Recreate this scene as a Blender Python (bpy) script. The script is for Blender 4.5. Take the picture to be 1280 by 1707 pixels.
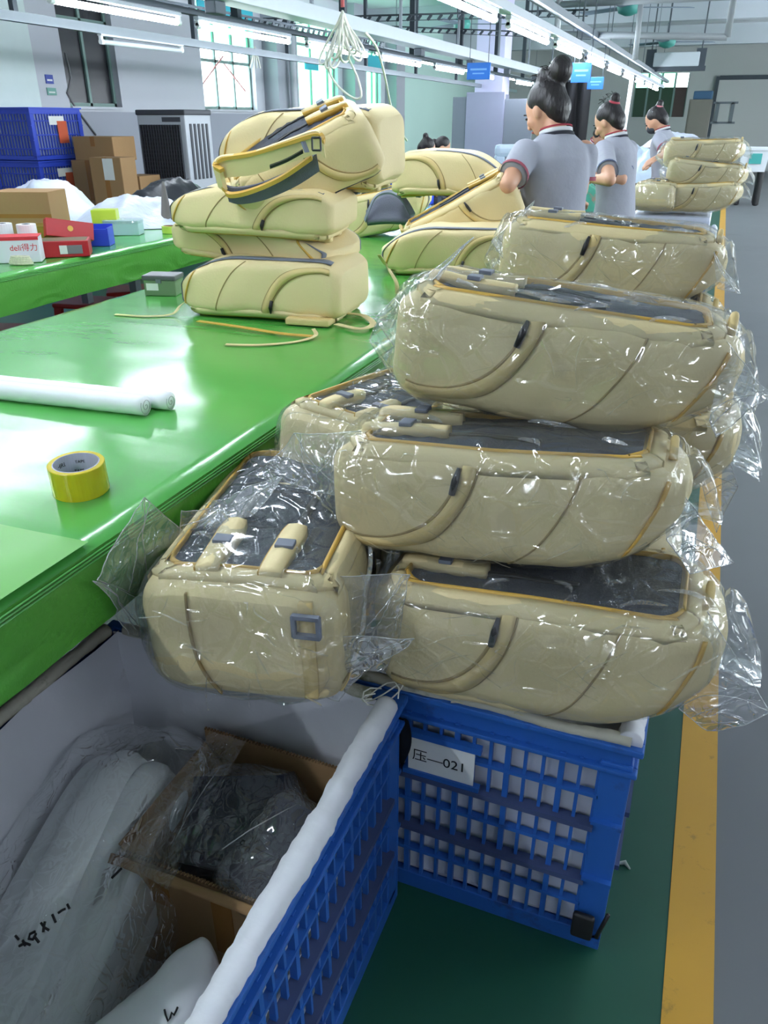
import bpy, bmesh, math, random
import numpy as np
from mathutils import Vector, Matrix, Euler, noise

random.seed(7)
sc = bpy.context.scene
for o in list(bpy.data.objects):
    bpy.data.objects.remove(o)
COL = sc.collection

# ------------------------------------------------------------------ camera
H = 1.5
F, CX, CY = 1290.0, 640.0, 853.5
VPX, VPY = 1212.0, 200.0                      # vanishing point of the aisle
PITCH = math.atan((CY - VPY) / F)
YAW = math.atan((VPX - CX) / math.hypot(F, CY - VPY))
FW = np.array([-math.sin(YAW) * math.cos(PITCH), math.cos(YAW) * math.cos(PITCH), -math.sin(PITCH)])
RT = np.array([math.cos(YAW), math.sin(YAW), 0.0])
UP = np.cross(RT, FW)
CAM = np.array([0, 0, H])
def ray(u, v): return FW * F + RT * (u - CX) - UP * (v - CY)
def pz(u, v, z): d = ray(u, v); return Vector(CAM + d * (z - H) / d[2])
def py_(u, v, y): d = ray(u, v); return Vector(CAM + d * y / d[1])
def px_(u, v, x): d = ray(u, v); return Vector(CAM + d * x / d[0])
def pd(u, v, D): return Vector(CAM + ray(u, v) * D / F)

cam = bpy.data.cameras.new('camera')
cam.sensor_fit = 'HORIZONTAL'; cam.sensor_width = 36.0; cam.lens = 36.0 * F / 1280.0
cam.clip_start = 0.02; cam.clip_end = 200
co = bpy.data.objects.new('camera', cam); COL.objects.link(co)
m3 = Matrix((RT, UP, -FW)).transposed()
co.matrix_world = Matrix.Translation(Vector(CAM)) @ m3.to_4x4()
sc.camera = co

# ------------------------------------------------------------------ world, exposure
w = bpy.data.worlds.new('daylight'); sc.world = w; w.use_nodes = True
w.node_tree.nodes['Background'].inputs[0].default_value = (0.86, 0.97, 1.0, 1)
w.node_tree.nodes['Background'].inputs[1].default_value = 4.2
sc.view_settings.view_transform = 'Standard'
sc.view_settings.look = 'None'
sc.view_settings.gamma = 1.0
sc.view_settings.use_curve_mapping = False
sc.view_settings.exposure = 1.75
TUBE_STRENGTH = 26.0
sc.cycles.transparent_max_bounces = 24
sc.cycles.max_bounces = 6
sc.cycles.diffuse_bounces = 4
sc.cycles.glossy_bounces = 2
sc.cycles.caustics_reflective = False
sc.cycles.caustics_refractive = False
sc.cycles.sample_clamp_indirect = 4.0

# ------------------------------------------------------------------ materials
def lin(c):
    r = []
    for x in c[:3]:
        x /= 255.0
        r.append(x / 12.92 if x <= 0.04045 else ((x + 0.055) / 1.055) ** 2.4)
    return (*r, 1.0)
MATS = {}
def mat(name, rgb, rough=0.6, metal=0.0, var=0.0, vscale=8.0, bump=0.0, bscale=40.0, dirt=None, dscale=3.0, dthr=0.6, emit=0.0, spec=0.5, coat=0.0, wave=None, aniso=None):
    """procedural principled material: colour variation, optional dirt patches, bump (noise or wave)"""
    if name in MATS: return MATS[name]
    m = bpy.data.materials.new(name); m.use_nodes = True
    nt = m.node_tree; N = nt.nodes; K = nt.links
    b = N['Principled BSDF']
    b.inputs['Roughness'].default_value = rough
    b.inputs['Metallic'].default_value = metal
    b.inputs['Specular IOR Level'].default_value = spec
    if coat:
        b.inputs['Coat Weight'].default_value = coat; b.inputs['Coat Roughness'].default_value = 0.15
    base = lin(rgb)
    tc = N.new('ShaderNodeTexCoord')
    src = tc.outputs['Object']
    if aniso:
        mp = N.new('ShaderNodeMapping'); mp.inputs['Scale'].default_value = aniso
        K.new(src, mp.inputs[0]); src = mp.outputs[0]
    colsock = None
    n1 = N.new('ShaderNodeTexNoise'); n1.inputs['Scale'].default_value = vscale; n1.inputs['Detail'].default_value = 4
    K.new(src, n1.inputs['Vector'])
    hv = N.new('ShaderNodeMix'); hv.data_type = 'RGBA'
    k = var if var else 0.03
    hv.inputs[6].default_value = (base[0] * (1 - k), base[1] * (1 - k), base[2] * (1 - k), 1)
    hv.inputs[7].default_value = (min(1, base[0] * (1 + k)), min(1, base[1] * (1 + k)), min(1, base[2] * (1 + k)), 1)
    K.new(n1.outputs['Fac'], hv.inputs[0]); colsock = hv.outputs[2]
    if dirt:
        n2 = N.new('ShaderNodeTexNoise'); n2.inputs['Scale'].default_value = dscale; n2.inputs['Detail'].default_value = 8; n2.inputs['Roughness'].default_value = 0.7
        K.new(src, n2.inputs['Vector'])
        rp = N.new('ShaderNodeMapRange'); rp.inputs[1].default_value = dthr; rp.inputs[2].default_value = dthr + 0.14
        K.new(n2.outputs['Fac'], rp.inputs[0])
        dm = N.new('ShaderNodeMix'); dm.data_type = 'RGBA'; dm.inputs[7].default_value = lin(dirt)
        K.new(rp.outputs[0], dm.inputs[0]); K.new(colsock, dm.inputs[6]); colsock = dm.outputs[2]
    K.new(colsock, b.inputs['Base Color'])
    if bump:
        if wave:
            t = N.new('ShaderNodeTexWave'); t.inputs['Scale'].default_value = wave; t.inputs['Distortion'].default_value = 1.0
            out = t.outputs['Fac']
        else:
            t = N.new('ShaderNodeTexNoise'); t.inputs['Scale'].default_value = bscale; t.inputs['Detail'].default_value = 5
            out = t.outputs['Fac']
        K.new(src, t.inputs['Vector'])
        bp = N.new('ShaderNodeBump'); bp.inputs['Strength'].default_value = bump; bp.inputs['Distance'].default_value = 0.01
        K.new(out, bp.inputs['Height']); K.new(bp.outputs[0], b.inputs['Normal'])
    if emit:
        b.inputs['Emission Color'].default_value = base; b.inputs['Emission Strength'].default_value = emit
    MATS[name] = m
    return m

def clear_film(name, tint=(250, 252, 252), haze=0.05, gloss=0.16, rough=0.07, bump=0.5, bscale=9.0, aniso=(1, 1, 1)):
    """thin crinkled transparent film: see-through, mirror-like glints, a little haze"""
    if name in MATS: return MATS[name]
    m = bpy.data.materials.new(name); m.use_nodes = True
    nt = m.node_tree; N = nt.nodes; K = nt.links
    N.remove(N['Principled BSDF']); out = N['Material Output']
    tr = N.new('ShaderNodeBsdfTransparent'); tr.inputs[0].default_value = lin(tint)
    gl = N.new('ShaderNodeBsdfGlossy'); gl.inputs['Roughness'].default_value = rough; gl.inputs[0].default_value = (1, 1, 1, 1)
    df = N.new('ShaderNodeBsdfDiffuse'); df.inputs[0].default_value = (0.9, 0.92, 0.95, 1)
    tc = N.new('ShaderNodeTexCoord'); mp = N.new('ShaderNodeMapping'); mp.inputs['Scale'].default_value = aniso
    K.new(tc.outputs['Object'], mp.inputs[0])
    wp = N.new('ShaderNodeTexNoise'); wp.inputs['Scale'].default_value = bscale * 0.8; wp.inputs['Detail'].default_value = 2
    K.new(mp.outputs[0], wp.inputs['Vector'])
    wm = N.new('ShaderNodeMix'); wm.data_type = 'VECTOR'; wm.inputs[0].default_value = 0.10
    K.new(mp.outputs[0], wm.inputs[4]); K.new(wp.outputs['Color'], wm.inputs[5])
    def creases(scale, width):
        ve = N.new('ShaderNodeTexVoronoi'); ve.feature = 'DISTANCE_TO_EDGE'; ve.inputs['Scale'].default_value = scale
        K.new(wm.outputs[1], ve.inputs['Vector'])
        r_ = N.new('ShaderNodeMapRange'); r_.interpolation_type = 'SMOOTHSTEP'; r_.inputs[1].default_value = 0.0; r_.inputs[2].default_value = width; r_.inputs[3].default_value = 1.0; r_.inputs[4].default_value = 0.0
        K.new(ve.outputs['Distance'], r_.inputs[0]); return r_.outputs[0]
    c1 = creases(bscale, 0.07); c2 = creases(bscale * 2.3, 0.10)
    nm_ = N.new('ShaderNodeTexNoise'); nm_.inputs['Scale'].default_value = bscale * 0.9; nm_.inputs['Detail'].default_value = 0
    K.new(mp.outputs[0], nm_.inputs['Vector'])
    k2 = N.new('ShaderNodeMath'); k2.operation = 'MULTIPLY'; K.new(c2, k2.inputs[0]); K.new(nm_.outputs['Fac'], k2.inputs[1])
    s1 = N.new('ShaderNodeMath'); s1.operation = 'ADD'; K.new(c1, s1.inputs[0]); K.new(k2.outputs[0], s1.inputs[1])
    s2 = N.new('ShaderNodeMath'); s2.operation = 'MULTIPLY_ADD'; s2.inputs[1].default_value = 2.2
    K.new(wp.outputs['Fac'], s2.inputs[0]); K.new(s1.outputs[0], s2.inputs[2])
    vf = N.new('ShaderNodeTexVoronoi'); vf.feature = 'F1'; vf.inputs['Scale'].default_value = bscale; K.new(wm.outputs[1], vf.inputs['Vector'])
    vs = N.new('ShaderNodeVectorMath'); vs.operation = 'SUBTRACT'; vs.inputs[1].default_value = (.5, .5, .5); K.new(vf.outputs['Color'], vs.inputs[0])
    vk = N.new('ShaderNodeVectorMath'); vk.operation = 'SCALE'; vk.inputs['Scale'].default_value = 0.45; K.new(vs.outputs[0], vk.inputs[0])
    geo = N.new('ShaderNodeNewGeometry')
    va = N.new('ShaderNodeVectorMath'); va.operation = 'ADD'; K.new(geo.outputs['Normal'], va.inputs[0]); K.new(vk.outputs[0], va.inputs[1])
    vn = N.new('ShaderNodeVectorMath'); vn.operation = 'NORMALIZE'; K.new(va.outputs[0], vn.inputs[0])
    bp = N.new('ShaderNodeBump'); bp.inputs['Strength'].default_value = bump; bp.inputs['Distance'].default_value = 0.006
    K.new(vn.outputs[0], bp.inputs['Normal'])
    K.new(s2.outputs[0], bp.inputs['Height']); K.new(bp.outputs[0], gl.inputs['Normal'])
    fr = N.new('ShaderNodeLayerWeight'); fr.inputs[0].default_value = 0.25
    ma = N.new('ShaderNodeMath'); ma.operation = 'MULTIPLY_ADD'; ma.inputs[1].default_value = 0.35; ma.inputs[2].default_value = gloss * 0.5
    K.new(fr.outputs['Fresnel'], ma.inputs[0])
    m1 = N.new('ShaderNodeMixShader'); m1.inputs[0].default_value = haze
    K.new(tr.outputs[0], m1.inputs[1]); K.new(df.outputs[0], m1.inputs[2])
    m2 = N.new('ShaderNodeMixShader')
    K.new(ma.outputs[0], m2.inputs[0]); K.new(m1.outputs[0], m2.inputs[1]); K.new(gl.outputs[0], m2.inputs[2])
    K.new(m2.outputs[0], out.inputs[0])
    MATS[name] = m
    return m

M_CREAM = mat('cream_canvas', (226, 207, 158), 0.62, var=0.05, vscale=5, bump=0.12, bscale=160)
M_CREAM2 = mat('cream_band', (214, 190, 132), 0.6, var=0.05, bump=0.1, bscale=160)
M_GOLD = mat('golden_piping', (206, 164, 74), 0.5, var=0.06)
M_SEAM = mat('seam_thread', (160, 138, 92), 0.7)
M_NAVY = mat('navy_mesh', (52, 58, 72), 0.75, var=0.12, vscale=40, bump=0.5, bscale=300)
M_GREYPIPE = mat('grey_piping', (110, 116, 130), 0.6)
M_GREYFAB = mat('grey_padding', (104, 106, 122), 0.8, var=0.08, bump=0.4, bscale=260)
M_BLACKP = mat('black_plastic', (28, 28, 32), 0.4)
M_WEB = mat('cream_webbing', (230, 212, 160), 0.7, bump=0.3, wave=120)
M_FILM = clear_film('clear_poly_film', haze=0.04, gloss=0.14, rough=0.08, bump=0.8, bscale=7)
M_FILM2 = clear_film('clear_poly_flap', haze=0.16, gloss=0.34, rough=0.09, bump=0.8, bscale=14)
M_FOLD = clear_film('film_fold_edge', haze=0.30, gloss=0.5, rough=0.12, bump=0.3, bscale=20)  # whitish haze on folds and flap edges stands in for specular glints
M_FILMZ = clear_film('clear_zip_film', haze=0.05, gloss=0.2, bump=0.9, bscale=16)
M_GREEN = mat('green_vinyl', (78, 164, 72), 0.2, var=0.05, vscale=2.5, bump=0.10, bscale=9, aniso=(0.5, 2.0, 1), coat=0.25)
M_GREENS = mat('green_vinyl_skirt', (76, 150, 52), 0.36, var=0.08, bump=0.25, wave=90, aniso=(1, 1, 1))
M_GREENL = mat('green_vinyl_overlap', (112, 178, 92), 0.24, var=0.04, bump=0.06, bscale=6)
M_BLUE = mat('blue_crate_plastic', (38, 92, 172), 0.45, var=0.14, vscale=7, dirt=(44, 54, 84), dscale=7, dthr=0.58)
M_BLUED = mat('blue_crate_dusty', (58, 72, 112), 0.7, var=0.15, vscale=12)
M_BLUEF = mat('blue_crate_far', (40, 70, 190), 0.5, var=0.08)
M_LINER = mat('white_liner_cloth', (212, 214, 222), 0.75, var=0.06, vscale=6, bump=0.35, bscale=14, dirt=(150, 150, 140), dscale=5, dthr=0.66)
M_LINERD = mat('soiled_liner_hem', (176, 174, 160), 0.8, var=0.1, bump=0.3, bscale=24, dirt=(96, 104, 70), dscale=10, dthr=0.56)
M_CARD = mat('brown_cardboard', (156, 122, 84), 0.85, var=0.08, vscale=4, bump=0.1, bscale=60)
M_CARDE = mat('cardboard_flute', (120, 92, 62), 0.9, var=0.25, vscale=60)
M_PTAPE = mat('brown_parcel_tape', (150, 104, 52), 0.25)
M_WHITE = mat('white_plastic', (236, 238, 244), 0.45, var=0.03)
M_FOAM = mat('white_foam_sheet', (226, 230, 232), 0.6, var=0.05, vscale=6, bump=0.4, bscale=18, aniso=(1, 0.35, 1))
M_PAPER = mat('white_paper', (226, 228, 226), 0.75)
M_INK = mat('black_ink', (18, 18, 22), 0.6)
M_REDINK = mat('red_ink', (206, 44, 56), 0.6)
M_WALL = mat('painted_wall_upper', (196, 197, 206), 0.8, var=0.05, vscale=0.8, bump=0.04, bscale=30)
M_DADO = mat('painted_dado_grey', (150, 152, 164), 0.6, var=0.06, vscale=1.2)
M_TEAL = mat('mint_painted_wall', (186, 214, 206), 0.75, var=0.04, vscale=0.7)
M_WALLB = mat('back_wall_grey', (190, 192, 192), 0.8, var=0.06, vscale=0.7)
M_CEIL = mat('ceiling_paint', (204, 208, 214), 0.85, var=0.06, vscale=0.6)
M_BEAM = mat('ceiling_beam_paint', (186, 192, 200), 0.85, var=0.06, vscale=0.6)
M_STEEL = mat('painted_steel', (122, 130, 138), 0.45, metal=0.3, var=0.08)
M_STEELD = mat('dark_slotted_steel', (70, 78, 86), 0.5, metal=0.4, var=0.1)
M_TRUNK = mat('white_trunking', (196, 202, 212), 0.45, var=0.05)
M_TUBE = mat('lit_tube', (236, 246, 255), 0.3, emit=TUBE_STRENGTH)
M_TUBEOFF = mat('unlit_tube', (206, 212, 220), 0.3)
M_GREENGLASS = mat('window_frame_green', (120, 146, 140), 0.5)
M_DARKGLASS = mat('dark_window_film', (40, 40, 46), 0.25, var=0.2, vscale=3)
M_SIGNBLUE = mat('blue_sign_board', (36, 112, 204), 0.5, var=0.05)
M_SHIRT = mat('grey_polo_cloth', (158, 160, 172), 0.85, var=0.05, vscale=10, bump=0.35, bscale=22)
M_SKIN = mat('skin', (206, 156, 128), 0.5, var=0.06, vscale=14)
M_HAIR = mat('black_hair', (30, 25, 28), 0.45, var=0.3, vscale=60, bump=0.6, bscale=90, aniso=(1, 1, 0.3))
M_TROUS = mat('dark_trousers', (46, 48, 60), 0.85, bump=0.2, bscale=30)

# ------------------------------------------------------------------ helpers
def mesh_obj(name, V, Fc, m, parent=None, smooth=False, mats=None, fmat=None):
    me = bpy.data.meshes.new(name)
    me.from_pydata([tuple(v) for v in V], [], Fc)
    if mats:
        for q in mats: me.materials.append(q)
        if fmat: me.polygons.foreach_set('material_index', fmat)
    elif m: me.materials.append(m)
    if smooth: me.polygons.foreach_set('use_smooth', [True] * len(me.polygons))
    me.update()
    o = bpy.data.objects.new(name, me); COL.objects.link(o)
    if parent: o.parent = parent
    return o
def link_mesh(name, me, parent=None, loc=(0, 0, 0), rot=(0, 0, 0), scale=(1, 1, 1)):
    o = bpy.data.objects.new(name, me); COL.objects.link(o)
    o.parent = parent; o.location = loc; o.rotation_euler = rot; o.scale = scale
    return o
def tag(o, label, cat=None, group=None, kind=None):
    o['label'] = label
    if cat: o['category'] = cat
    if group: o['group'] = group
    if kind: o['kind'] = kind
    return o
def struct(o, label=None):
    o['kind'] = 'structure'
    if label: o['label'] = label
    return o
def thing(name, label, cat, loc=(0, 0, 0), rot=(0, 0, 0), group=None):
    o = bpy.data.objects.new(name, None); COL.objects.link(o)
    o.empty_display_size = 0.1; o.location = loc; o.rotation_euler = rot
    return tag(o, label, cat, group)

class MB:
    """collects shapes into one mesh"""
    def __init__(s): s.V = []; s.F = []
    def add(s, V, Fc):
        n = len(s.V); s.V += [tuple(v) for v in V]; s.F += [tuple(i + n for i in f) for f in Fc]; return s
    def box(s, a, b, ch=0.0):
        (x0, y0, z0), (x1, y1, z1) = a, b
        x0, x1 = min(x0, x1), max(x0, x1); y0, y1 = min(y0, y1), max(y0, y1); z0, z1 = min(z0, z1), max(z0, z1)
        if ch <= 0:
            V = [(x, y, z) for x in (x0, x1) for y in (y0, y1) for z in (z0, z1)]
            return s.add(V, [(0, 1, 3, 2), (4, 6, 7, 5), (0, 4, 5, 1), (2, 3, 7, 6), (0, 2, 6, 4), (1, 5, 7, 3)])
        bm = bmesh.new(); bmesh.ops.create_cube(bm, size=1.0)
        for v in bm.verts:
            v.co = Vector(((x0 + x1) / 2 + v.co.x * (x1 - x0), (y0 + y1) / 2 + v.co.y * (y1 - y0), (z0 + z1) / 2 + v.co.z * (z1 - z0)))
        bmesh.ops.bevel(bm, geom=list(bm.edges), offset=min(ch, 0.45 * min(x1 - x0, y1 - y0, z1 - z0)), segments=2, profile=0.6, affect='EDGES')
        bm.verts.index_update()
        V = [tuple(v.co) for v in bm.verts]; Fc = [[v.index for v in f.verts] for f in bm.faces]
        bm.free(); return s.add(V, Fc)
    def obox(s, c, ax, ay, az, hx, hy, hz):
        """oriented box: centre, unit axes, half sizes"""
        c = Vector(c); ax = Vector(ax); ay = Vector(ay); az = Vector(az)
        V = [c + ax * (i * hx) + ay * (j * hy) + az * (k * hz) for i in (-1, 1) for j in (-1, 1) for k in (-1, 1)]
        return s.add(V, [(0, 1, 3, 2), (4, 6, 7, 5), (0, 4, 5, 1), (2, 3, 7, 6), (0, 2, 6, 4), (1, 5, 7, 3)])
    def bar(s, a, b, wdt, hgt):
        a = Vector(a); b = Vector(b); d = (b - a).normalized()
        up = Vector((0, 0, 1)) if abs(d.z) < 0.9 else Vector((0, 1, 0))
        sd = d.cross(up).normalized(); up = sd.cross(d)
        return s.obox((a + b) / 2, d, sd, up, (b - a).length / 2, wdt / 2, hgt / 2)
    def tube(s, pts, r, n=10, caps=True, closed=False):
        pts = [Vector(p) for p in pts]; k = len(pts)
        rr = r if hasattr(r, '__len__') else [r] * k
        base = len(s.V); V = []; nrm = None
        for i, p in enumerate(pts):
            if closed: t = (pts[(i + 1) % k] - pts[i - 1])
            else: t = pts[min(i + 1, k - 1)] - pts[max(i - 1, 0)]
            t = t.normalized() if t.length > 1e-9 else Vector((0, 0, 1))
            if nrm is None: nrm = t.orthogonal().normalized()
            else:
                nrm = nrm - t * nrm.dot(t)
                nrm = nrm.normalized() if nrm.length > 1e-6 else t.orthogonal().normalized()
            bn = t.cross(nrm)
            for j in range(n):
                a = 2 * math.pi * j / n
                V.append(p + (nrm * math.cos(a) + bn * math.sin(a)) * rr[i])
        Fc = []
        for i in range(k if closed else k - 1):
            i2 = (i + 1) % k
            for j in range(n):
                j2 = (j + 1) % n
                Fc.append((i * n + j, i * n + j2, i2 * n + j2, i2 * n + j))
        if caps and not closed:
            Fc.append(tuple(range(n - 1, -1, -1))); Fc.append(tuple(range((k - 1) * n, k * n)))
        return s.add(V, Fc)
    def loft(s, rings, caps=True):
        n = len(rings[0]); V = [p for r in rings for p in r]; Fc = []
        for i in range(len(rings) - 1):
            for j in range(n):
                j2 = (j + 1) % n
                Fc.append((i * n + j, i * n + j2, (i + 1) * n + j2, (i + 1) * n + j))
        if caps:
            Fc.append(tuple(range(n - 1, -1, -1))); Fc.append(tuple(range((len(rings) - 1) * n, len(rings) * n)))
        return s.add(V, Fc)
    def lathe(s, prof, c=(0, 0, 0), n=24):
        rings = [[(c[0] + r * math.cos(2 * math.pi * j / n), c[1] + r * math.sin(2 * math.pi * j / n), c[2] + z) for j in range(n)] for r, z in prof]
        return s.loft(rings)
    def grid(s, fn, nu, nv):
        V = [fn(i / nu, j / nv) for i in range(nu + 1) for j in range(nv + 1)]
        Fc = [(i * (nv + 1) + j, (i + 1) * (nv + 1) + j, (i + 1) * (nv + 1) + j + 1, i * (nv + 1) + j + 1) for i in range(nu) for j in range(nv)]
        return s.add(V, Fc)
    def capsule(s, a, b, ra, rb, n=14, k=5):
        a = Vector(a); b = Vector(b); d = b - a; L = d.length; d = d.normalized() if L > 1e-6 else Vector((0, 0, 1))
        pts = []; rr = []
        for i in range(k):
            t = -math.pi / 2 + (math.pi / 2) * (i + 0.35) / k
            pts.append(a + d * (ra * math.sin(t))); rr.append(ra * math.cos(t))
        pts.append(a); rr.append(ra); pts.append(b); rr.append(rb)
        for i in range(k):
            t = (math.pi / 2) * (i + 0.65) / k
            pts.append(b + d * (rb * math.sin(t))); rr.append(rb * math.cos(t))
        return s.tube(pts, rr, n)
    def ellipsoid(s, c, rx, ry, rz, rot=None, n=18, k=12):
        R = Euler(rot).to_matrix() if rot else Matrix.Identity(3); c = Vector(c)
        rings = []
        for i in range(k):
            t = -math.pi / 2 + math.pi * (i + 0.5) / k
            rings.append([c + R @ Vector((rx * math.cos(t) * math.cos(2 * math.pi * j / n), ry * math.cos(t) * math.sin(2 * math.pi * j / n), rz * math.sin(t))) for j in range(n)])
        return s.loft(rings)
    def build(s, name, m, parent=None, smooth=False):
        return mesh_obj(name, s.V, s.F, m, parent, smooth)
def nz(p, sc_=1.0, o=0.0): return noise.noise(Vector((p[0] * sc_ + o, p[1] * sc_ - o * 0.7, p[2] * sc_ + o * 1.3)))
def ridge(p, sc_, o):
    return (0.5 - abs(nz(p, sc_, o))) + 0.5 * (0.5 - abs(nz(p, sc_ * 2.1, o + 9))) + 0.25 * (0.5 - abs(nz(p, sc_ * 4.3, o + 17)))
def smoothstep(a, b, x):
    t = max(0.0, min(1.0, (x - a) / (b - a))); return t * t * (3 - 2 * t)
def ordinal(i):
    return ['first', 'second', 'third', 'fourth', 'fifth', 'sixth', 'seventh', 'eighth', 'ninth', 'tenth', 'eleventh', 'twelfth', 'thirteenth', 'fourteenth', 'fifteenth'][i]
def text_mesh(name, body, size, m, parent, matrix, extrude=0.0004, align='LEFT'):
    cu = bpy.data.curves.new(name, 'FONT'); cu.body = body; cu.size = size; cu.extrude = extrude; cu.align_x = align
    t = bpy.data.objects.new(name, cu); COL.objects.link(t)
    dg = bpy.context.evaluated_depsgraph_get()
    me = bpy.data.meshes.new_from_object(t.evaluated_get(dg))
    bpy.data.objects.remove(t)
    me.materials.clear(); me.materials.append(m)
    o = bpy.data.objects.new(name, me); COL.objects.link(o); o.parent = parent; o.matrix_local = matrix
    return o
def bake(o, mods):
    """apply modifiers given as (type, props) and keep a plain mesh"""
    for ty, pr in mods:
        md = o.modifiers.new(ty, ty)
        for k, v in pr.items(): setattr(md, k, v)
    dg = bpy.context.evaluated_depsgraph_get()
    me = bpy.data.meshes.new_from_object(o.evaluated_get(dg))
    old = o.data; ms = list(old.materials)
    o.modifiers.clear(); o.data = me
    me.materials.clear()
    for q in ms: me.materials.append(q)
    me.polygons.foreach_set('use_smooth', [True] * len(me.polygons))
    bpy.data.meshes.remove(old)
    return o

# ------------------------------------------------------------------ room shell
XL, XR, YF, YB, ZC = -8.0, 6.5, -5.0, 29.5, 3.7
M_FLOORG = mat('grey_aisle_floor', (104, 107, 110), 0.45, var=0.10, vscale=1.5, bump=0.04, bscale=8, dirt=(92, 95, 98), dscale=1.2, dthr=0.58)
M_FLOORGR = mat('green_floor_paint', (24, 78, 60), 0.45, var=0.12, vscale=3, dirt=(40, 90, 72), dscale=9, dthr=0.66)
M_YEL = mat('yellow_line_paint', (196, 148, 48), 0.5, var=0.10, vscale=5, dirt=(128, 104, 48), dscale=14, dthr=0.60)
fl = struct(MB().box((XL, YF, -0.12), (XR, YB, 0.0)).build('floor', M_FLOORG), 'grey painted concrete floor of the aisle')
MB().box((XL, YF, 0.0), (0.164, YB, 0.0015)).build('green_paint', M_FLOORGR, fl)
MB().box((0.164, YF, 0.0), (0.255, YB, 0.003)).build('yellow_line', M_YEL, fl)
struct(MB().box((XL - 0.25, YF, ZC), (XR + 0.25, YB + 0.25, ZC + 0.2)).build('ceiling', M_CEIL), 'grey painted concrete ceiling')
for i, yb in enumerate((1.0, 7.0, 13.0, 19.0, 25.0)):
    struct(MB().box((XL, yb - 0.15, ZC - 0.45), (XR, yb + 0.15, ZC)).build('trim_%d' % (i + 1), M_BEAM), 'concrete beam crossing under the ceiling')

def wall_x(name, x0, x1, holes, mU, mD, zd, yr):
    """wall in a plane of constant x with window holes (y0,y1,z0,z1); dado below zd"""
    up = MB(); lo = MB()
    ys = sorted({yr[0], yr[1], *[h[0] for h in holes], *[h[1] for h in holes]})
    for a, b in zip(ys[:-1], ys[1:]):
        hs = [h for h in holes if h[0] <= a + 1e-6 and h[1] >= b - 1e-6]
        segs = [(0, ZC)]
        if hs: segs = [(0, hs[0][2]), (hs[0][3], ZC)]
        for z0, z1 in segs:
            if z0 < zd: lo.box((x0, a, z0), (x1, b, min(z1, zd)))
            if z1 > zd: up.box((x0, a, max(z0, zd)), (x1, b, z1))
    o = struct(up.build(name, mU))
    lo.build('dado', mD, o)
    return o
SILL = 1.66
WIN = [(9.1, 10.15, SILL, 2.95), (12.25, 13.95, SILL, 3.25), (15.3, 17.5, SILL, 3.3), (18.75, 20.0, SILL, 3.3)]
wl = wall_x('wall_left', XL - 0.25, XL, WIN, M_WALL, M_DADO, 1.6, (YF, 21.0))
wl['label'] = 'off-white left wall with a grey dado and a row of windows'
wl2 = struct(MB().box((XL - 0.25, 21.0, 0), (XL, YB, ZC)).build('wall_left', M_TEAL), 'mint green stretch of the left wall past the windows')
# window in the back wall
BW = (px0 := py_(1052, 190, YB).x, py_(1140, 190, YB).x, py_(1100, 195, YB).z - 0.0, py_(1100, 122, YB).z)
wb = MB()
wb.box((XL, YB, 0), (BW[0], YB + 0.25, ZC)).box((BW[1], YB, 0), (XR, YB + 0.25, ZC))
wb.box((BW[0], YB, 0), (BW[1], YB + 0.25, BW[2])).box((BW[0], YB, BW[3]), (BW[1], YB + 0.25, ZC))
struct(wb.build('wall_back', M_WALLB), 'grey far end wall of the hall')
RWIN = [(4.9 + 4.2 * k, 7.7 + 4.2 * k, 1.0, 3.1) for k in range(5)]  # unseen window openings added to let in fill light from the right
wr = wall_x('wall_right', XR, XR + 0.25, RWIN, M_WALL, M_DADO, 1.0, (YF, YB)); wr['label'] = 'off-white right wall beyond the aisle with window openings added for fill light'
wf = MB()
wf.box((XL, YF - 0.25, 0), (XR, YF, ZC))
struct(wf.build('wall_front', M_WALL), 'off-white wall behind the viewer')

# windows on the left wall
M_PANEG = mat('pane_mint_film', (168, 226, 196), 0.3)
def glass(name, tint, haze, tcol):
    m = bpy.data.materials.new(name); m.use_nodes = True; nt = m.node_tree; N = nt.nodes; K = nt.links
    N.remove(N['Principled BSDF'])
    tr = N.new('ShaderNodeBsdfTransparent'); tr.inputs[0].default_value = lin(tint)
    tl = N.new('ShaderNodeBsdfTranslucent'); tl.inputs[0].default_value = lin(tcol)
    gl = N.new('ShaderNodeBsdfGlossy'); gl.inputs['Roughness'].default_value = 0.05
    nz_ = N.new('ShaderNodeTexNoise'); nz_.inputs['Scale'].default_value = 3.0
    mr = N.new('ShaderNodeMapRange'); mr.inputs[3].default_value = haze * 0.8; mr.inputs[4].default_value = min(1, haze * 1.2)
    K.new(nz_.outputs[0], mr.inputs[0])
    a = N.new('ShaderNodeMixShader'); K.new(mr.outputs[0], a.inputs[0]); K.new(tr.outputs[0], a.inputs[1]); K.new(tl.outputs[0], a.inputs[2])
    b = N.new('ShaderNodeMixShader'); b.inputs[0].default_value = 0.06; K.new(a.outputs[0], b.inputs[1]); K.new(gl.outputs[0], b.inputs[2])
    K.new(b.outputs[0], N['Material Output'].inputs[0]); return m
G_CLEAR = glass('clear_pane', (240, 246, 246), 0.08, (240, 250, 250))
G_MINT = glass('mint_pane', (176, 232, 206), 0.6, (190, 240, 215))
G_GREEN = glass('deep_green_pane', (96, 176, 110), 0.5, (110, 190, 120))
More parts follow.
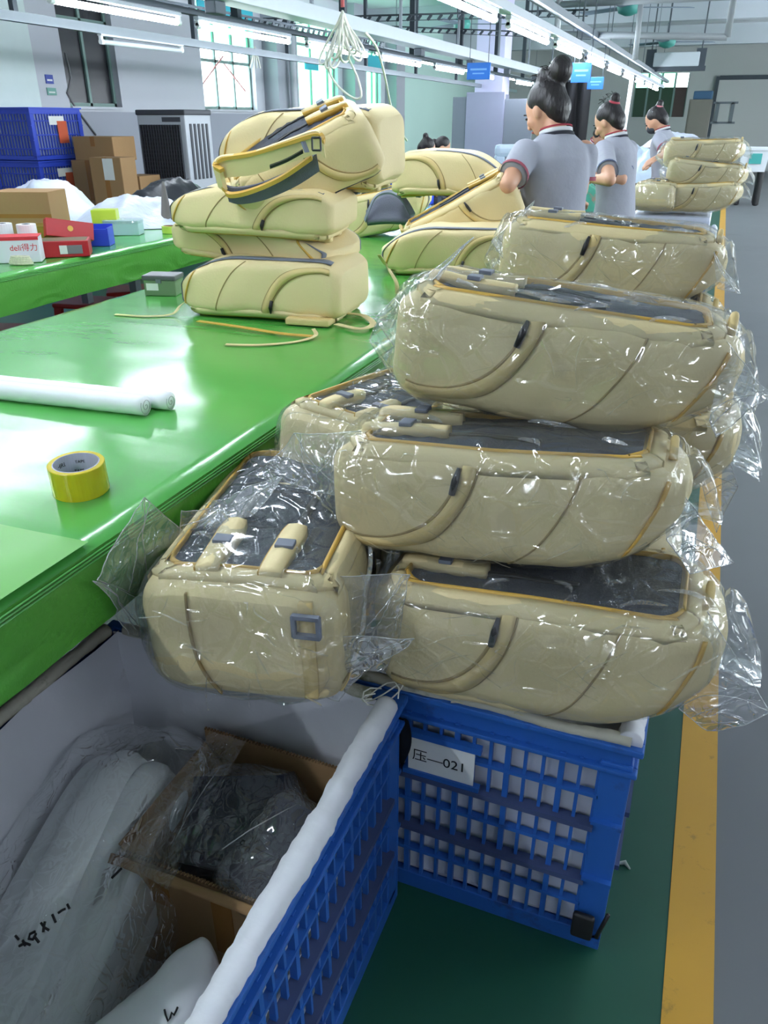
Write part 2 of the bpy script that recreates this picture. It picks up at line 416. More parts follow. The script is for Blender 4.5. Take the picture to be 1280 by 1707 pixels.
def window(idx, y0, y1, z0, z1, cols, rows, pane_of, label, x=XL, fr=0.045):
    w_ = struct(MB().box((x - 0.16, y0, z0 - 0.03), (x + 0.04, y1, z0)).build('window_%d' % idx, M_WALL), label)
    f = MB()
    f.box((x - 0.15, y0, z0), (x - 0.09, y0 + fr, z1)).box((x - 0.15, y1 - fr, z0), (x - 0.09, y1, z1))
    f.box((x - 0.15, y0, z0), (x - 0.09, y1, z0 + fr)).box((x - 0.15, y0, z1 - fr), (x - 0.09, y1, z1))
    f.build('window_frame', M_GREENGLASS, w_)
    ys = [y0 + (y1 - y0) * c for c in cols]; zs = [z0 + (z1 - z0) * r for r in rows]
    for yy in ys[1:-1]: MB().box((x - 0.15, yy - fr / 2, z0), (x - 0.09, yy + fr / 2, z1)).build('mullion', M_GREENGLASS, w_)
    for zz in zs[1:-1]: MB().box((x - 0.15, y0, zz - fr / 2), (x - 0.09, y1, zz + fr / 2)).build('transom', M_GREENGLASS, w_)
    for i in range(len(ys) - 1):
        for j in range(len(zs) - 1):
            pm = pane_of(i, j)
            if pm: MB().box((x - 0.125, ys[i] + 0.02, zs[j] + 0.02), (x - 0.119, ys[i + 1] - 0.02, zs[j + 1] - 0.02)).build('pane', pm, w_)
    return w_
window(1, *WIN[0], (0, .5, 1), (0, .78, 1), lambda i, j: M_DARKGLASS, 'dark blacked-out window above the stacked blue crates')
w2 = window(2, *WIN[1], (0, .33, .66, 1), (0, .45, .58, 1), lambda i, j: (G_MINT if j == 2 else G_CLEAR), 'bright window with a stay arm, behind the topmost cream backpack')
w3 = window(3, *WIN[2], (0, .5, .86, 1), (0, .72, 1), lambda i, j: G_MINT, 'pale green window between the grey wall piers')
w4 = window(4, *WIN[3], (0, .75, 1), (0, .78, 1), lambda i, j: G_MINT, 'narrow pale green window farthest along the left wall')
MB().bar((XL - 0.14, 12.4, 2.0), (XL - 0.02, 12.95, 2.45), 0.02, 0.02).build('stay_arm', mat('stay_pink', (190, 120, 120), 0.5), w2)
MB().bar((XL - 0.14, 13.0, 2.45), (XL - 0.02, 13.6, 1.95), 0.02, 0.02).build('stay_arm', mat('stay_pink', (190, 120, 120), 0.5), w2)
# pale daylight-lit building seen through window 2
bld = thing('neighbour_building', 'pale sunlit building seen through the bright window', 'building', (XL - 4, 16, 0))
MB().box((-2, -4, -3), (0, 4, 2.35)).build('wall', mat('neighbour_wall', (236, 232, 224), 0.8), bld)
for yy in (-2.3, 0.2, 2.6): MB().box((0, yy, 1.2), (0.03, yy + 0.9, 2.1)).build('window', mat('neighbour_glass', (150, 180, 190), 0.2), bld)
# cyan blinds over window heads
M_CYAN = mat('cyan_blind', (60, 178, 198), 0.7)
for i, (y0, y1, z0) in enumerate(((12.25, 13.95, 2.98), (15.9, 16.5, 2.4), (18.6, 20.1, 2.55))):
    b_ = MB().box((XL + 0.01, y0, z0), (XL + 0.03, y1, z0 + (0.3 if i != 1 else 0.14))).build('roller_blind', M_CYAN)
    tag(b_, ['rolled cyan blind at the head of the bright window', 'small cyan panel at the pale green window between the piers', 'cyan panel over the narrow far green window'][i], 'blind', 'cyan window blinds')
# back window
w5 = struct(MB().box((BW[0], YB - 0.05, BW[2] - 0.06), (BW[1], YB + 0.15, BW[2])).build('window_5', M_WALLB), 'green-tinted window in the far end wall')
nw = 4
for k in range(nw + 1):
    xx = BW[0] + (BW[1] - BW[0]) * k / nw
    MB().box((xx - 0.03, YB + 0.06, BW[2]), (xx + 0.03, YB + 0.12, BW[3])).build('mullion', M_GREENGLASS, w5)
for k in range(nw):
    xa = BW[0] + (BW[1] - BW[0]) * k / nw; xb = BW[0] + (BW[1] - BW[0]) * (k + 1) / nw
    zm = BW[2] + (BW[3] - BW[2]) * 0.68
    MB().box((xa, YB + 0.08, zm), (xb, YB + 0.09, BW[3])).build('pane', G_MINT if k < 3 else G_CLEAR, w5)
    MB().box((xa, YB + 0.08, BW[2]), (xb, YB + 0.09, zm)).build('pane', mat('back_pane_dark', (40, 74, 50), 0.2) if k < 3 else mat('back_pane_brown', (74, 60, 56), 0.3), w5)
# wall piers with pipe, white column at the left edge
pc = px_(70, 175, -7.9)
cl_ = struct(MB().box((XL, pc.y - 1.6, 0), (-7.9, pc.y, ZC), 0.01).build('trim_6', mat('white_column_paint', (214, 226, 226), 0.7, var=0.03)), 'white painted column left of the dark window')
for i, (ya, yb2) in enumerate(((14.25, 15.05), (17.75, 18.4), (20.3, 20.9))):
    p_ = struct(MB().box((XL, ya, 0), (XL + 0.3, yb2, ZC)).build('trim_%d' % (7 + i), mat('pier_paint', (160, 162, 172), 0.75)), 'grey wall pier between the windows')
    MB().box((XL, ya - 0.002, 0), (XL + 0.304, yb2 + 0.002, 1.6)).build('dado', M_DADO, p_)
pip = MB().tube([(XL + 0.42, 14.6, 0), (XL + 0.42, 14.6, ZC)], 0.06, 12).build('drain_pipe', mat('grey_pipe', (176, 176, 184), 0.5), None, True)
struct(pip, 'grey drain pipe down the wall pier'); pip.name = 'trim_10'
# lilac-white column with grey cladding, standing inside the hall
pcol = py_(815, 200, 17.0)
colm = struct(MB().box((pcol.x - 0.26, 16.75, 1.95), (pcol.x + 0.3, 17.3, ZC), 0.01).build('trim_11', mat('lilac_column', (206, 202, 232), 0.7, var=0.03)), 'lilac white column behind the machine partition')
MB().box((pcol.x - 0.27, 16.74, 0), (pcol.x + 0.31, 17.31, 1.95)).build('column_base', mat('lilac_base', (150, 150, 172), 0.6), colm)
part_ = thing('partition_panel', 'grey partition panel across the foot of the lilac column', 'panel', (pcol.x, 16.5, 0))
MB().box((-0.62, 0.0, 0), (-0.34, 0.06, 1.9), 0.01).build('panel', mat('partition_grey', (128, 132, 146), 0.6), part_)
MB().box((0.42, 0.0, 0), (0.98, 0.06, 1.86), 0.01).build('panel', mat('partition_grey', (128, 132, 146), 0.6), part_)
MB().box((-0.34, -0.02, 0), (0.42, 0.04, 1.98), 0.01).build('panel', mat('partition_lilac', (158, 158, 184), 0.6), part_)
# small wall notices
for nm, (u0, v0, u1, v1), c, lb in (('wall_notice', (76, 124, 91, 140), (50, 70, 160), 'small blue notice on the left wall near the dark window'),
                                    ('wall_notice', (79, 146, 96, 159), (110, 160, 150), 'small green notice below the blue one on the left wall'),
                                    ('wall_notice', (663, 134, 672, 141), (100, 120, 190), 'upper small blue sign on the mint wall corner'),
                                    ('wall_notice', (661, 145, 671, 151), (90, 100, 130), 'lower small dark sign on the mint wall corner')):
    a = px_(u0, v0, XL + 0.02); b = px_(u1, v1, XL + 0.02)
    n_ = MB().box((XL, a.y, b.z), (XL + 0.012, b.y, a.z)).build(nm, mat('notice_%d_%d' % (c[0], c[2]), c, 0.5)); tag(n_, lb, 'notice')
    MB().box((XL + 0.0125, a.y + (b.y - a.y) * .15, b.z + (a.z - b.z) * .3), (XL + 0.013, b.y - (b.y - a.y) * .15, b.z + (a.z - b.z) * .5)).build('print_line', M_PAPER, n_)
# big white roller door / board in the end wall
a = py_(1172, 292, YB - 0.1); b = py_(1290, 132, YB - 0.1)
bd = struct(MB().box((a.x, YB - 0.1, 0.05), (a.x + 4.4, YB - 0.02, b.z)).build('door_1', mat('pale_panel', (196, 198, 198), 0.6, var=0.05, vscale=0.6)), 'wide pale sliding door in the far end wall')
MB().box((a.x - 0.1, YB - 0.12, 0), (a.x, YB, b.z + 0.1)).box((a.x, YB - 0.12, b.z), (a.x + 4.4, YB, b.z + 0.12)).build('door_frame', M_STEELD, bd)
q = py_(1207, 188, YB - 0.11)
hb = MB()
for dx in (-0.22, 0.22): hb.box((q.x + dx - 0.05, YB - 0.13, q.z - 0.28), (q.x + dx + 0.05, YB - 0.1, q.z + 0.28))
for dz in (-0.28, 0.28): hb.box((q.x - 0.36, YB - 0.13, q.z + dz - 0.03), (q.x + 0.36, YB - 0.1, q.z + dz + 0.03))
hb.build('handle', M_STEEL, bd)
fr_ = thing('filing_cabinet', 'tall grey-brown cabinet beside the pale sliding door', 'cabinet', (py_(1157, 240, 26.0).x, 26.0, 0))
MB().box((-0.3, -0.3, 0), (0.3, 0.3, py_(1155, 166, 26).z), 0.015).build('body', mat('cab_brown', (120, 116, 108), 0.5), fr_)
MB().box((-0.26, -0.315, 0.1), (0.26, -0.3, 1.0), 0.006).build('door', mat('cab_brown', (120, 116, 108), 0.5), fr_)
MB().box((-0.26, -0.315, 1.04), (0.26, -0.3, 1.95), 0.006).build('door', mat('cab_brown', (120, 116, 108), 0.5), fr_)
bt = MB().box((fr_.location.x - 0.22, 25.8, py_(1155, 166, 26).z), (fr_.location.x + 0.28, 26.2, py_(1155, 152, 26).z), 0.03).build('storage_tub', mat('tub_blue', (60, 96, 130), 0.5)); tag(bt, 'dark blue tub on top of the tall cabinet', 'tub')

# ------------------------------------------------------------------ lamps: rows of tubes on rails
def tube_light(p0, p1, label, lit=True, group='fluorescent tube lights'):
    p0 = Vector(p0); p1 = Vector(p1); c = (p0 + p1) / 2; d = (p1 - p0); L = d.length
    t = thing('tube_light', label, 'lamp', c, (0, 0, 0), group)
    q0 = p0 - c; q1 = p1 - c; e = d.normalized()
    MB().tube([q0 + e * 0.02, q1 - e * 0.02], 0.018, 12).build('tube', M_TUBE if lit else M_TUBEOFF, t, True)
    for q, s_ in ((q0, 1), (q1, -1)):
        MB().tube([q - e * s_ * 0.012, q + e * s_ * 0.022], 0.019, 12).box((q.x - 0.012, q.y - 0.012, q.z), (q.x + 0.012, q.y + 0.012, q.z + 0.05)).build('lamp_holder', M_WHITE, t)
    MB().box((q0.x - 0.02, q0.y - 0.015, 0.035), (q1.x + 0.02, q1.y + 0.015, 0.06), 0.004).build('housing', M_TRUNK, t)
    return t
Z1, X1 = 2.05, -1.432
yy = []
for u, v in ((825, 33), (912, 71), (969, 95), (1004.7, 112), (1033, 122.5), (1055, 131), (1075, 137)): yy.append(px_(u, v, X1).y)
step = (yy[4] - yy[0]) / 4
for k in range(-6, 9):  # unseen tubes at the near end are added to brighten the foreground
    ye = yy[0] + k * step
    lb = ('%s lit tube out of frame overhead in the row above the green table' % ordinal(-1 - k)) if k < 0 else '%s lit tube from the near end of the bright row running to the far wall' % ordinal(k)
    tube_light((X1, ye - 1.32, Z1), (X1, ye, Z1), lb)
rail1 = thing('light_rail', 'white trunking rail carrying the bright right-hand row of tubes', 'rail', (X1, 0, Z1 + 0.06))
MB().box((-0.045, YF + 1, 0.0), (0.045, 20, 0.05)).build('trunking', M_TRUNK, rail1)
MB().box((0.07, YF + 1, 0.10), (0.13, 20, 0.15)).build('cable_tray', M_STEEL, rail1)
for k in range(9):
    y = 2.5 + 2.1 * k
    MB().box((-0.006, y - 0.006, 0.05), (0.006, y + 0.006, ZC - Z1 - 0.06)).build('hanger_rod', M_STEEL, rail1)
Z2, X2 = 2.1, -3.63
ends2 = [((85, 5), (298, 38)), ((330, 45), (482, 70)), ((512, 76), (611, 93)), ((635, 95), (700, 108)), ((715, 108), (772, 117)), ((790, 122), (822, 126)), ((842, 130), (885, 138))]
for k, (a, b) in enumerate(ends2):
    ya = px_(*a, X2).y; yb = px_(*b, X2).y
    if yb - ya > 1.5: ya = yb - 1.3
    tube_light((X2, ya, Z2), (X2, yb, Z2), '%s lit tube from the left in the row before the windows' % ordinal(k))
for k in range(2):
    tube_light((X2, 2.6 - 1.5 * k, Z2), (X2, 3.8 - 1.5 * k, Z2), '%s lit tube out of frame before the near end of the window row' % ordinal(k))
rail2 = thing('light_rail', 'dark slotted angle-iron rail carrying the window-side row of tubes', 'rail', (X2, 0, Z2 + 0.06))
MB().box((-0.03, YF + 1, 0.0), (0.03, 19, 0.035)).build('angle_iron', M_STEELD, rail2)
for k in range(7):
    y = 4.1 + 2.0 * k
    MB().box((-0.03, y - 0.03, 0.03), (0.03, y + 0.03, ZC - Z2 - 0.06)).build('hanger_post', M_STEELD, rail2)
# slotted sloping rail and lower conduit rail
def slotted(name, label, p0, p1, hgt=0.05):
    t = thing(name, label, 'rail', p0)
    e = Vector(p1) - Vector(p0); L = e.length; e.normalize()
    mb = MB().bar((0, 0, hgt / 2), e * L + Vector((0, 0, hgt / 2)), 0.012, 0.008).bar((0, 0, -hgt / 2), e * L - Vector((0, 0, hgt / 2)), 0.012, 0.008)
    n = int(L / 0.12)
    for i in range(n): mb.bar(e * (0.12 * i) + Vector((0, 0, -hgt / 2)), e * (0.12 * i + 0.045) + Vector((0, 0, hgt / 2)), 0.01, 0.03)
    mb.build('slotted_web', M_STEELD, t)
    MB().bar((0, 0.0, hgt / 2 + 0.008), e * L + Vector((0, 0, hgt / 2 + 0.008)), 0.04, 0.008).build('flange', M_STEELD, t)
    return t
xa = -4.0
slotted('slotted_rail', 'dark slotted rail sloping above the window-side tubes', px_(195, -4, xa), px_(640, 75, xa))
slotted('slotted_rail', 'long slotted rail crossing behind the hose bundle', py_(440, 36, 9.5), py_(980, 22, 9.5))
slotted('slotted_rail', 'second slotted cross rail above the blue signs', py_(650, 48, 12.0), py_(985, 62, 12.0))
xc = -4.6
cr = thing('conduit_rail', 'grey conduit rail running low before the left windows', 'rail', (0, 0, 0))
MB().bar(px_(-60, 15, xc), px_(860, 152, xc), 0.05, 0.06).build('channel', M_STEEL, cr)
for u in (25, 325, 480, 610, 693, 760):
    p = px_(u, 24 + u * 0.148, xc)
    MB().box((p.x - 0.02, p.y - 0.02, p.z), (p.x + 0.02, p.y + 0.02, ZC)).build('hanger_post', M_STEELD, cr)
a = px_(168, 62, xc); b = px_(302, 78, xc)
tube_light((xc, a.y, a.z - 0.03), (xc, b.y, b.z - 0.03), 'unlit tube hanging below the conduit rail by the dark window', False)
# broad white trunking between the rows
tr = thing('bus_trunking', 'broad white trunking hung between the two rows of tubes', 'trunking', (-3.016, 0, 2.2))
MB().box((-0.09, 2.0, -0.05), (0.09, 19, 0.05), 0.008).build('duct', M_TRUNK, tr)
for k in range(8):
    y = 4.3 + 1.9 * k
    MB().box((-0.03, y - 0.012, 0.05), (-0.006, y + 0.012, 1.5)).build('hanger_rod', M_STEEL, tr)
    MB().box((-0.06, y + 0.5, -0.12), (0.02, y + 0.62, -0.05), 0.008).build('socket', M_STEELD, tr)
# unseen row added beyond the aisle, out of frame right, to brighten the hall
for k in range(-1, 13):
    tube_light((2.6, -2.5 + 2.2 * k, 2.3), (2.6, -1.3 + 2.2 * k, 2.3), '%s lit tube of the out-of-frame row beyond the aisle' % ordinal(k + 1))
r3 = thing('light_rail', 'trunking rail of the out-of-frame row beyond the aisle', 'rail', (2.6, 0, 2.36))
MB().box((-0.04, -3, 0), (0.04, 26, 0.05)).build('trunking', M_TRUNK, r3)
for k in range(6): MB().box((-0.006, 5 * k - 2, 0.05), (0.006, 5 * k - 1.988, ZC - 2.36)).build('hanger_rod', M_STEEL, r3)

for k in range(6):  # tube row added to lighten the far end of the hall
    tube_light((-5.7, 14.0 + 2.3 * k, 2.5), (-5.7, 15.3 + 2.3 * k, 2.5), '%s lit tube from the left in the distant row near the mint wall' % ordinal(k))
r4 = thing('light_rail', 'distant trunking rail near the mint wall', 'rail', (-5.7, 0, 2.56))
MB().box((-0.04, 13.5, 0), (0.04, 28, 0.05)).build('trunking', M_TRUNK, r4)
for k in range(4): MB().box((-0.006, 15 + 4 * k, 0.05), (0.006, 15.012 + 4 * k, ZC - 2.56)).build('hanger_rod', M_STEEL, r4)
# pipe frame hung over the aisle
pf = thing('pipe_frame', 'hung rectangular steel pipe frame near the aisle ceiling', 'frame', (0, 0, 0))
yq = 9.0
A = py_(928, 57, yq); B = py_(1212, 62, yq); C_ = py_(925, 8, yq); D_ = py_(1222, -6, yq)
for p, q_ in ((A, B), (A, Vector((A.x, yq, ZC))), (B, Vector((B.x, yq, ZC))), (C_, D_)): MB().tube([p, q_], 0.03, 10).build('pipe', mat('pale_pipe', (150, 156, 160), 0.5), pf, True)
MB().tube([py_(1068, 8, 8.8), py_(1058, 100, 8.8)], 0.025, 10).build('drop_pipe', mat('pale_pipe', (150, 156, 160), 0.5), pf, True)
pole = MB().tube([py_(1053, 133, 13.0), (py_(1053, 133, 13.0).x - 0.06, 13.0, 0.0)], 0.03, 12).build('support_pole', M_WHITE, None, True)
tag(pole, 'slim white pole standing among the workers under the tube row', 'pole')
# ceiling fans with teal motors
def fan(p, label, r=0.65):
    t = thing('ceiling_fan', label, 'fan', p, (0, 0, 0.4), 'teal ceiling fans')
    MB().tube([(0, 0, 0.1), (0, 0, ZC - p[2])], 0.015, 8).build('rod', M_STEELD, t)
    MB().lathe([(0.03, 0.1), (0.12, 0.07), (0.14, 0.0), (0.12, -0.06), (0.04, -0.09)], n=20).build('motor', mat('fan_teal', (70, 150, 140), 0.5), t, True)
    for k in range(3):
        a = 2 * math.pi * k / 3; e = Vector((math.cos(a), math.sin(a), 0)); s_ = Vector((-math.sin(a), math.cos(a), 0.15)).normalized()
        MB().obox(e * (0.14 + r / 2), e, s_, e.cross(s_), r / 2, 0.07, 0.004).build('blade', mat('fan_blade', (120, 134, 150), 0.5), t)
fan(pd(1048, 12, 9.5), 'teal-hubbed ceiling fan nearest the top edge over the aisle')
fan(pd(1112, 70, 13.0), 'teal-hubbed ceiling fan below the pipe frame')
fan(pd(770, 40, 12.5), 'ceiling fan between the two rows of tubes')
# rolled cloth banner on a dark rail
yv = 16.0
a = py_(1072, 120, yv); b = py_(1176, 112, yv)
bn = thing('banner_rail', 'dark hanging rail with a pale cloth draped over it at the far end', 'banner', (0, 0, 0))
MB().box((a.x, yv - 0.05, a.z), (b.x, yv + 0.05, b.z + 0.02)).build('rail', M_STEELD, bn)
a2 = py_(1088, 112, yv); b2 = py_(1168, 86, yv)
MB().box((a2.x, yv - 0.07, a2.z), (b2.x, yv + 0.07, b2.z), 0.02).build('cloth', mat('banner_cloth', (186, 194, 200), 0.8), bn)
for xx in (a.x + 0.1, b.x - 0.1): MB().box((xx - 0.08, yv - 0.04, a.z), (xx + 0.08, yv + 0.04, b2.z + 0.05)).build('bracket', M_STEELD, bn)
for xx in (a.x + 0.1, b.x - 0.1): MB().tube([(xx, yv, b2.z), (xx, yv, ZC)], 0.012, 6).build('hanger_rod', M_STEELD, bn)
# blue signs on chains
def sign(u0, v0, u1, v1, y, label):
    a = py_(u0, v1, y); b = py_(u1, v0, y); c = (a + b) / 2
    t = thing('hanging_sign', label, 'sign', c, (0, 0, 0.0), 'blue hanging signs')
    hx, hz = abs(b.x - a.x) / 2, abs(b.z - a.z) / 2
    MB().box((-hx, -0.01, -hz), (hx, 0.01, hz), 0.004).build('board', M_SIGNBLUE, t)
    MB().box((-hx * .7, -0.0125, hz * .1), (hx * .7, -0.0105, hz * .32)).box((-hx * .5, -0.0125, -hz * .35), (hx * .5, -0.0105, -hz * .2)).build('print_line', mat('sign_print', (120, 176, 232), 0.5), t)
    for s_ in (-1, 1): MB().tube([(s_ * hx * .8, 0, hz), (s_ * hx * .8, 0, ZC - c.z)], 0.004, 6).build('hanger_wire', M_STEELD, t)
sign(778, 104, 818, 133, 9.2, 'blue sign hung left of the nearest woman above the lilac column')
sign(951, 104, 987, 138, 8.6, 'larger blue sign hung right of the nearest woman under the tube row')
sign(978, 128, 1007, 149, 9.8, 'smaller blue sign behind the larger one under the tube row')
# bundle of pale hoses hanging from the ceiling
yh = 4.6
hs = thing('hose_bundle', 'bundle of pale looped hoses hanging from the ceiling with a red tie', 'hoses', (0, 0, 0))
c0 = py_(571, 12, yh)
MB().tube([c0 + Vector((0, 0, 0.0)), (c0.x, c0.y, ZC)], 0.012, 8).build('cord', mat('red_cord', (150, 60, 60), 0.6), hs)
M_HOSE = mat('pale_hose', (206, 206, 196), 0.5)
rnd = random.Random(5)
for k in range(9):
    x_off = (k - 4) * 9 + rnd.uniform(-4, 4); ln = rnd.uniform(60, 95)
    pts = []
    for i in range(25):
        t = i / 24; a = math.pi * t
        pts.append(py_(571 + x_off * math.sin(a) + (14 if k % 2 else -14) * math.sin(2 * a) * .6, 18 + ln * math.sin(a) ** 0.8 + 6 * t, yh + 0.08 * math.sin(a * 2 + k)))
    MB().tube(pts, 0.0065, 8).build('hose_loop', M_HOSE, hs, True)
def hose(pix, y0, y1):
    P = [Vector((u, v, 0)) for u, v in pix]; pts = []
    for i in range(len(P) - 1):
        p0 = P[max(i - 1, 0)]; p1 = P[i]; p2 = P[i + 1]; p3 = P[min(i + 2, len(P) - 1)]
        for k in range(8):
            t = k / 8
            c = 0.5 * ((2 * p1) + (p2 - p0) * t + (2 * p0 - 5 * p1 + 4 * p2 - p3) * t * t + (3 * p1 - p0 - 3 * p2 + p3) * t ** 3)
            pts.append(c)
    pts.append(P[-1]); n = len(pts)
    return [py_(c.x, c.y, y0 + (y1 - y0) * i / (n - 1)) for i, c in enumerate(pts)]
MB().tube(hose([(610, 55), (628, 80), (641, 125), (650, 170), (662, 210), (678, 234)], 4.6, 5.6), 0.007, 8).build('drop_hose', M_HOSE, hs, True)
MB().tube(hose([(545, 85), (547, 115), (562, 142), (588, 163), (602, 160), (596, 130), (580, 95)], 4.6, 4.6), 0.0065, 8).build('drop_hose', M_HOSE, hs, True)
hk = thing('wire_hook_bundle', 'small bundle of pale wire loops hung on the conduit before the bright window', 'hooks', (0, 0, 0))
for k in range(4):
    p = [px_(425 + (k - 1.5) * 6 * s_ * math.sin(math.pi * t) + 0, 78 + 36 * math.sin(math.pi * t), xc) for s_ in (1,) for t in [i / 14 for i in range(15)]]
    MB().tube(p, 0.008, 6).build('loop', M_HOSE, hk)
cb = MB().tube([px_(u, v, XL + .012) for u, v in ((108, 88), (114, 110), (118, 130), (115, 145), (112, 155), (120, 170), (130, 185), (145, 205), (160, 225))], 0.014, 6).build('loose_cable', mat('cable_grey', (110, 108, 112), 0.6), None, True)
tag(cb, 'loose dark cable dangling down the wall by the dark window', 'cable')

# ------------------------------------------------------------------ green work tables
TZ = 0.9
TX0, TX1 = -2.06, -0.825
def work_table(label_t, label_c, x0, x1, y0, y1, skirt_r, skirt_l, seed, wav=0.006):
    t = thing('work_table', label_t, 'table', ((x0 + x1) / 2, (y0 + y1) / 2, 0))
    hx, hy = (x1 - x0) / 2, (y1 - y0) / 2
    MB().box((-hx + 0.02, -hy + 0.02, TZ - 0.04), (hx - 0.02, hy - 0.02, TZ - 0.012)).build('tabletop', mat('table_board', (120, 84, 60), 0.6), t)
    MB().box((-hx + 0.05, -hy + 0.05, TZ - 0.11), (hx - 0.05, hy - 0.05, TZ - 0.04)).build('apron', mat('table_red_frame', (92, 40, 36), 0.6), t)
    for sx in (-1, 1):
        n = max(2, int((y1 - y0) / 1.6) + 1)
        for k in range(n):
            yk = -hy + 0.15 + (2 * hy - 0.3) * k / (n - 1)
            MB().box((sx * (hx - 0.42) - 0.025, yk - 0.025, 0), (sx * (hx - 0.42) + 0.025, yk + 0.025, TZ - 0.11)).build('leg', mat('table_leg_grey', (150, 160, 166), 0.4, metal=0.3), t)
        MB().box((sx * (hx - 0.42) - 0.015, -hy + 0.15, 0.2), (sx * (hx - 0.42) + 0.015, hy - 0.15, 0.24)).build('stretcher', mat('table_leg_grey', (150, 160, 166), 0.4, metal=0.3), t)
    c = thing('table_cover', label_c, 'cover', ((x0 + x1) / 2, (y0 + y1) / 2, 0))
    ny = int((y1 - y0) / 0.03)
    def top(a, b):
        X = -hx + 2 * hx * a; Y = -hy + 2 * hy * b
        z = TZ + 0.0015 * nz((X * 4, Y * 9, 0), 1, seed) + 0.001 * nz((X * 9 + Y * 9, Y * 3, 0), 1.5, seed + 3)
        e = min(a, 1 - a) * 2 * hx
        if e < 0.02: z -= 0.012 * (1 - e / 0.02) ** 2
        return (X, Y, z)
    MB().grid(top, 60, min(ny, 320)).build('top_sheet', M_GREEN, c, True)
    for sx, sk in ((1, skirt_r), (-1, skirt_l)):
        if not sk: continue
        def sd(a, b):
            Y = -hy + 2 * hy * a; d = sk * b
            off = 0.010 * b * nz((Y * 2.2, b, 0), 1, seed + 5) + 0.004 * nz((Y * 7, b * 2, 0), 1, seed) * b
            lip = 0.004 * math.sin(min(1, b * 12) * math.pi)
            return (sx * (hx + lip + off), Y, TZ - 0.011 - d - 0.008 * b * nz((Y * 1.3, 0, 0), 1, seed + 8))
        MB().grid(sd, min(ny, 260), 10).build('skirt', M_GREENS, c, True)
        for r_ in range(3):
            def hem(a, b):
                Y = -hy + 2 * hy * a
                return (sx * (hx + 0.0045 + 0.002 * math.sin(b * math.pi)), Y, TZ - 0.013 - 0.006 * r_ - 0.004 * b)
            MB().grid(hem, 60, 4).build('pleat', M_GREEN, c, True)
    return t, c
tab1, cov1 = work_table('long work table under the glossy green cover', 'glossy green vinyl cover on the long table with the yellow tape roll', TX0, TX1, -0.9, 7.6, 0.13, 0.10, 3)
T2X = -2.82
tab2, cov2 = work_table('second long table by the wall under green vinyl', 'green vinyl cover on the second table with the boxes and tins', -4.05, T2X, 0.8, 7.2, 0.16, 0.10, 11)
# lighter overlapping sheet near the viewer
a = pz(0, 868, TZ); b = pz(150, 905, TZ)
ov = MB()
P0, P1 = pz(-200, 835, TZ + .002), pz(148, 904, TZ + .002)
ov.grid(lambda s, t: (P0.x + (min(P1.x, TX1 - .002) - P0.x) * s - cov1.location.x, (P0.y + (P1.y - P0.y) * s) * (1 - t) + (-0.85) * t - cov1.location.y, TZ + 0.003 + 0.0008 * nz((s * 6, t * 5, 0))), 24, 24)
ov.build('overlap_sheet', M_GREENL, cov1, True)
# red stools below the tables
def stool(x, y, label):
    t = thing('stool', label, 'stool', (x, y, 0), (0, 0, random.uniform(0, 1)), 'red plastic stools')
    mr_ = mat('red_stool', (196, 40, 38), 0.4)
    MB().box((-0.15, -0.15, 0.42), (0.15, 0.15, 0.45), 0.012).build('seat', mr_, t)
    for sx in (-1, 1):
        for sy in (-1, 1): MB().bar((sx * 0.12, sy * 0.12, 0.43), (sx * 0.155, sy * 0.155, 0.0), 0.05, 0.03).build('leg', mr_, t)
    MB().box((-0.14, -0.14, 0.22), (0.14, -0.12, 0.26)).box((-0.14, 0.12, 0.22), (0.14, 0.14, 0.26)).build('brace', mr_, t)
for k, (u, v) in enumerate(((-5, 548), (142, 500), (215, 480))):
    p = pz(u, v, 0.45); stool(max(p.x, -2.78 if k else -2.9) if False else p.x, p.y, ['red stool under the tables at the left edge of view', 'red stool under the second table left of the tin box', 'red stool under the second table right behind the tin box'][k])

